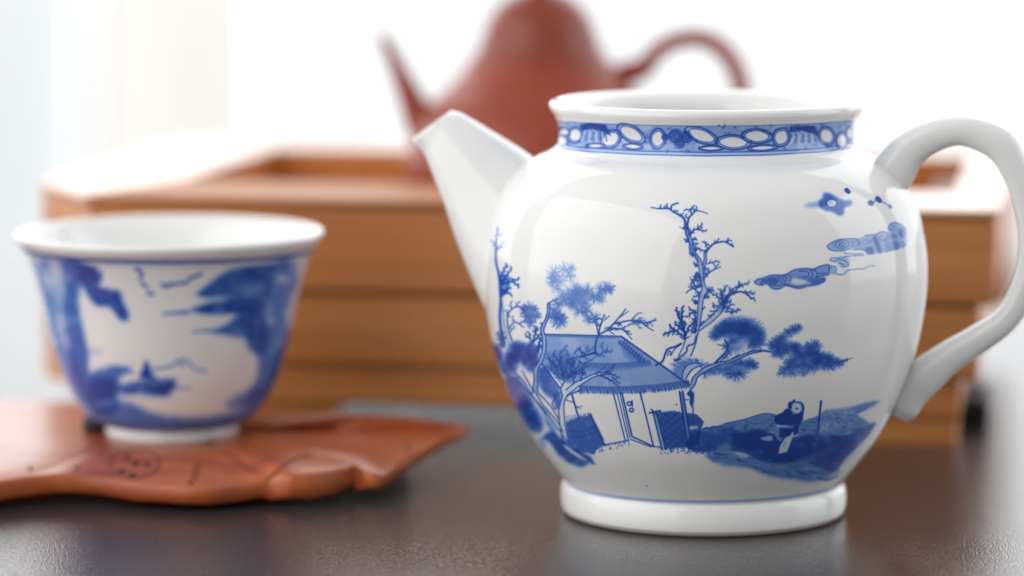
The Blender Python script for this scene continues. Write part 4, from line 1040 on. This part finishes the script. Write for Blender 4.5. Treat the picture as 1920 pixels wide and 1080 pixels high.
# cast rays onto the leaf so the carving sits on its surface
bpy.context.view_layer.update()
from mathutils.bvhtree import BVHTree
lm = [c for c in leaf.children if c.name.startswith('leaf')][0]
bvh = BVHTree.FromPolygons([v.co.copy() for v in lm.data.vertices], [tuple(p.vertices) for p in lm.data.polygons])
def hit(px, py):
    d = Vector(ray(px, py)); o = Vector(CAMP) - Vector((SX, SY, 0))
    h = bvh.ray_cast(o, d.normalized())
    return h[0], h[1]
M_CUT = wood('carved_line_wood', (0.12, 0.026, 0.008), (0.18, 0.04, 0.012), (0.24, 0.055, 0.018), 0.6, 0.0)
def pit(name, px, py, r, sx=1.0, sy=1.0, rz=0.0, mt=None):
    h, nrm = hit(px, py)
    if h is None: return
    bm = bmesh.new(); bmesh.ops.create_icosphere(bm, subdivisions=2, radius=r)
    o = link(name, bm, mt or M_LEAFDARK, leaf)
    o.location = h; o.scale = (sx, sy, 0.42)
    o.rotation_euler = (0, 0, rz)
for q in ((237, 857), (253, 870), (277, 872), (227, 884), (247, 892)): pit('seed_pit', *q, 0.00095, 1, 1.7)
pit('carved_stroke', 145, 877, 0.0005, 1.3, 3.5, -.35, M_CUT); pit('carved_stroke', 56, 877, 0.0005, 1.1, 3, .1, M_CUT)
def groove(name, pts, w):
    P = []
    for q in catmull(pts, 6):
        h, nrm = hit(*q)
        if h is not None: P.append(h + Vector((0, 0, 0.00005)))
    if len(P) < 3: return
    bm = bmesh.new(); tube(P, [w * 1.2] * len(P), [w * 1.6] * len(P), bm, 6)
    link(name, bm, M_CUT, leaf)
groove('pod_outline', [(213, 893), (205, 875), (212, 856), (235, 845), (268, 843), (292, 853), (298, 870), (286, 888), (258, 899)], 0.00013)
groove('vein', [(352, 911), (362, 888), (368, 866)], 0.00014); groove('vein', [(358, 911), (371, 886), (376, 866)], 0.00010)
groove('vein', [(500, 900), (540, 868), (570, 856), (585, 853)], 0.00022)
groove('vein', [(770, 850), (762, 838), (765, 828)], 0.00020)
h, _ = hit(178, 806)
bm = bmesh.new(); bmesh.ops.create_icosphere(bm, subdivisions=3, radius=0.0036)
o = link('cup_shade_lump', bm, M_BLACK, leaf); o.location = h + Vector((0.0008, -0.002, 0.0016)); o.scale = (0.95, 1.0, 0.95)  # added black lump standing in for deep shade below the cup's left edge
# ------------------------------------------------------------------ small teacup
CY_ = 0.048
c1 = PY(323, 820, CY_)
hz = bvh.ray_cast(Vector((float(c1[0]) - SX, CY_ - SY, 0.1)), Vector((0, 0, -1)))[0].z
CUPZ = hz - 0.0002
cup_loc = (float(c1[0]), CY_, CUPZ)
cup = tag(empty('teacup', cup_loc), 'small white teacup with flared lip and blue cliffs and boat painted on it', 'teacup')
c_out = catmull(prof_px([(112, 792), (138, 786), (160, 772), (173, 755), (186, 733), (203, 695), (216, 655), (227, 610), (236, 570), (246, 530), (257, 497), (269, 470), (281, 452), (287, 444)], 318, CY_, CUPZ), 5)
c_in = catmull(prof_px([(287, 444), (289, 438), (286, 432), (280, 432), (271, 440), (258, 462), (240, 500), (222, 560), (204, 640), (180, 715), (140, 770), (70, 792), (0, 795)], 318, CY_, CUPZ), 4)
cp = np.vstack([c_out, c_in[1:]]); cp[-1, 0] = 0
cv_ = np.concatenate([np.linspace(0, 1, len(c_out)), np.ones(len(c_in) - 1)])
M_CUP = porcelain('painted_cup_porcelain', unwrap('cobalt_river_scene', paint_cup(), c_out, cup_loc, 1200, 600))
ob = link('body', lathe([tuple(q) for q in cp], 160, bmesh.new(), list(cv_)), M_CUP, cup)
ob.data.materials.append(M_PORC)
mi = np.zeros(len(ob.data.polygons), np.int32); mi[160 * (len(c_out) - 1):] = 1
ob.data.polygons.foreach_set('material_index', mi)
cf = prof_px([(112, 784), (120, 788), (124, 797), (124, 806), (120, 813), (112, 813), (108, 800), (106, 788)], 318, CY_, CUPZ)
zz = min(q[1] for q in cf); cf = [(r, max(0.0, z)) for r, z in cf]
cf[4] = (cf[4][0], 0.0); cf[5] = (cf[5][0], 0.0)
link('foot_ring', lathe([tuple(q) for q in catmull(cf, 4)], 120, bmesh.new()), M_PORC, cup)
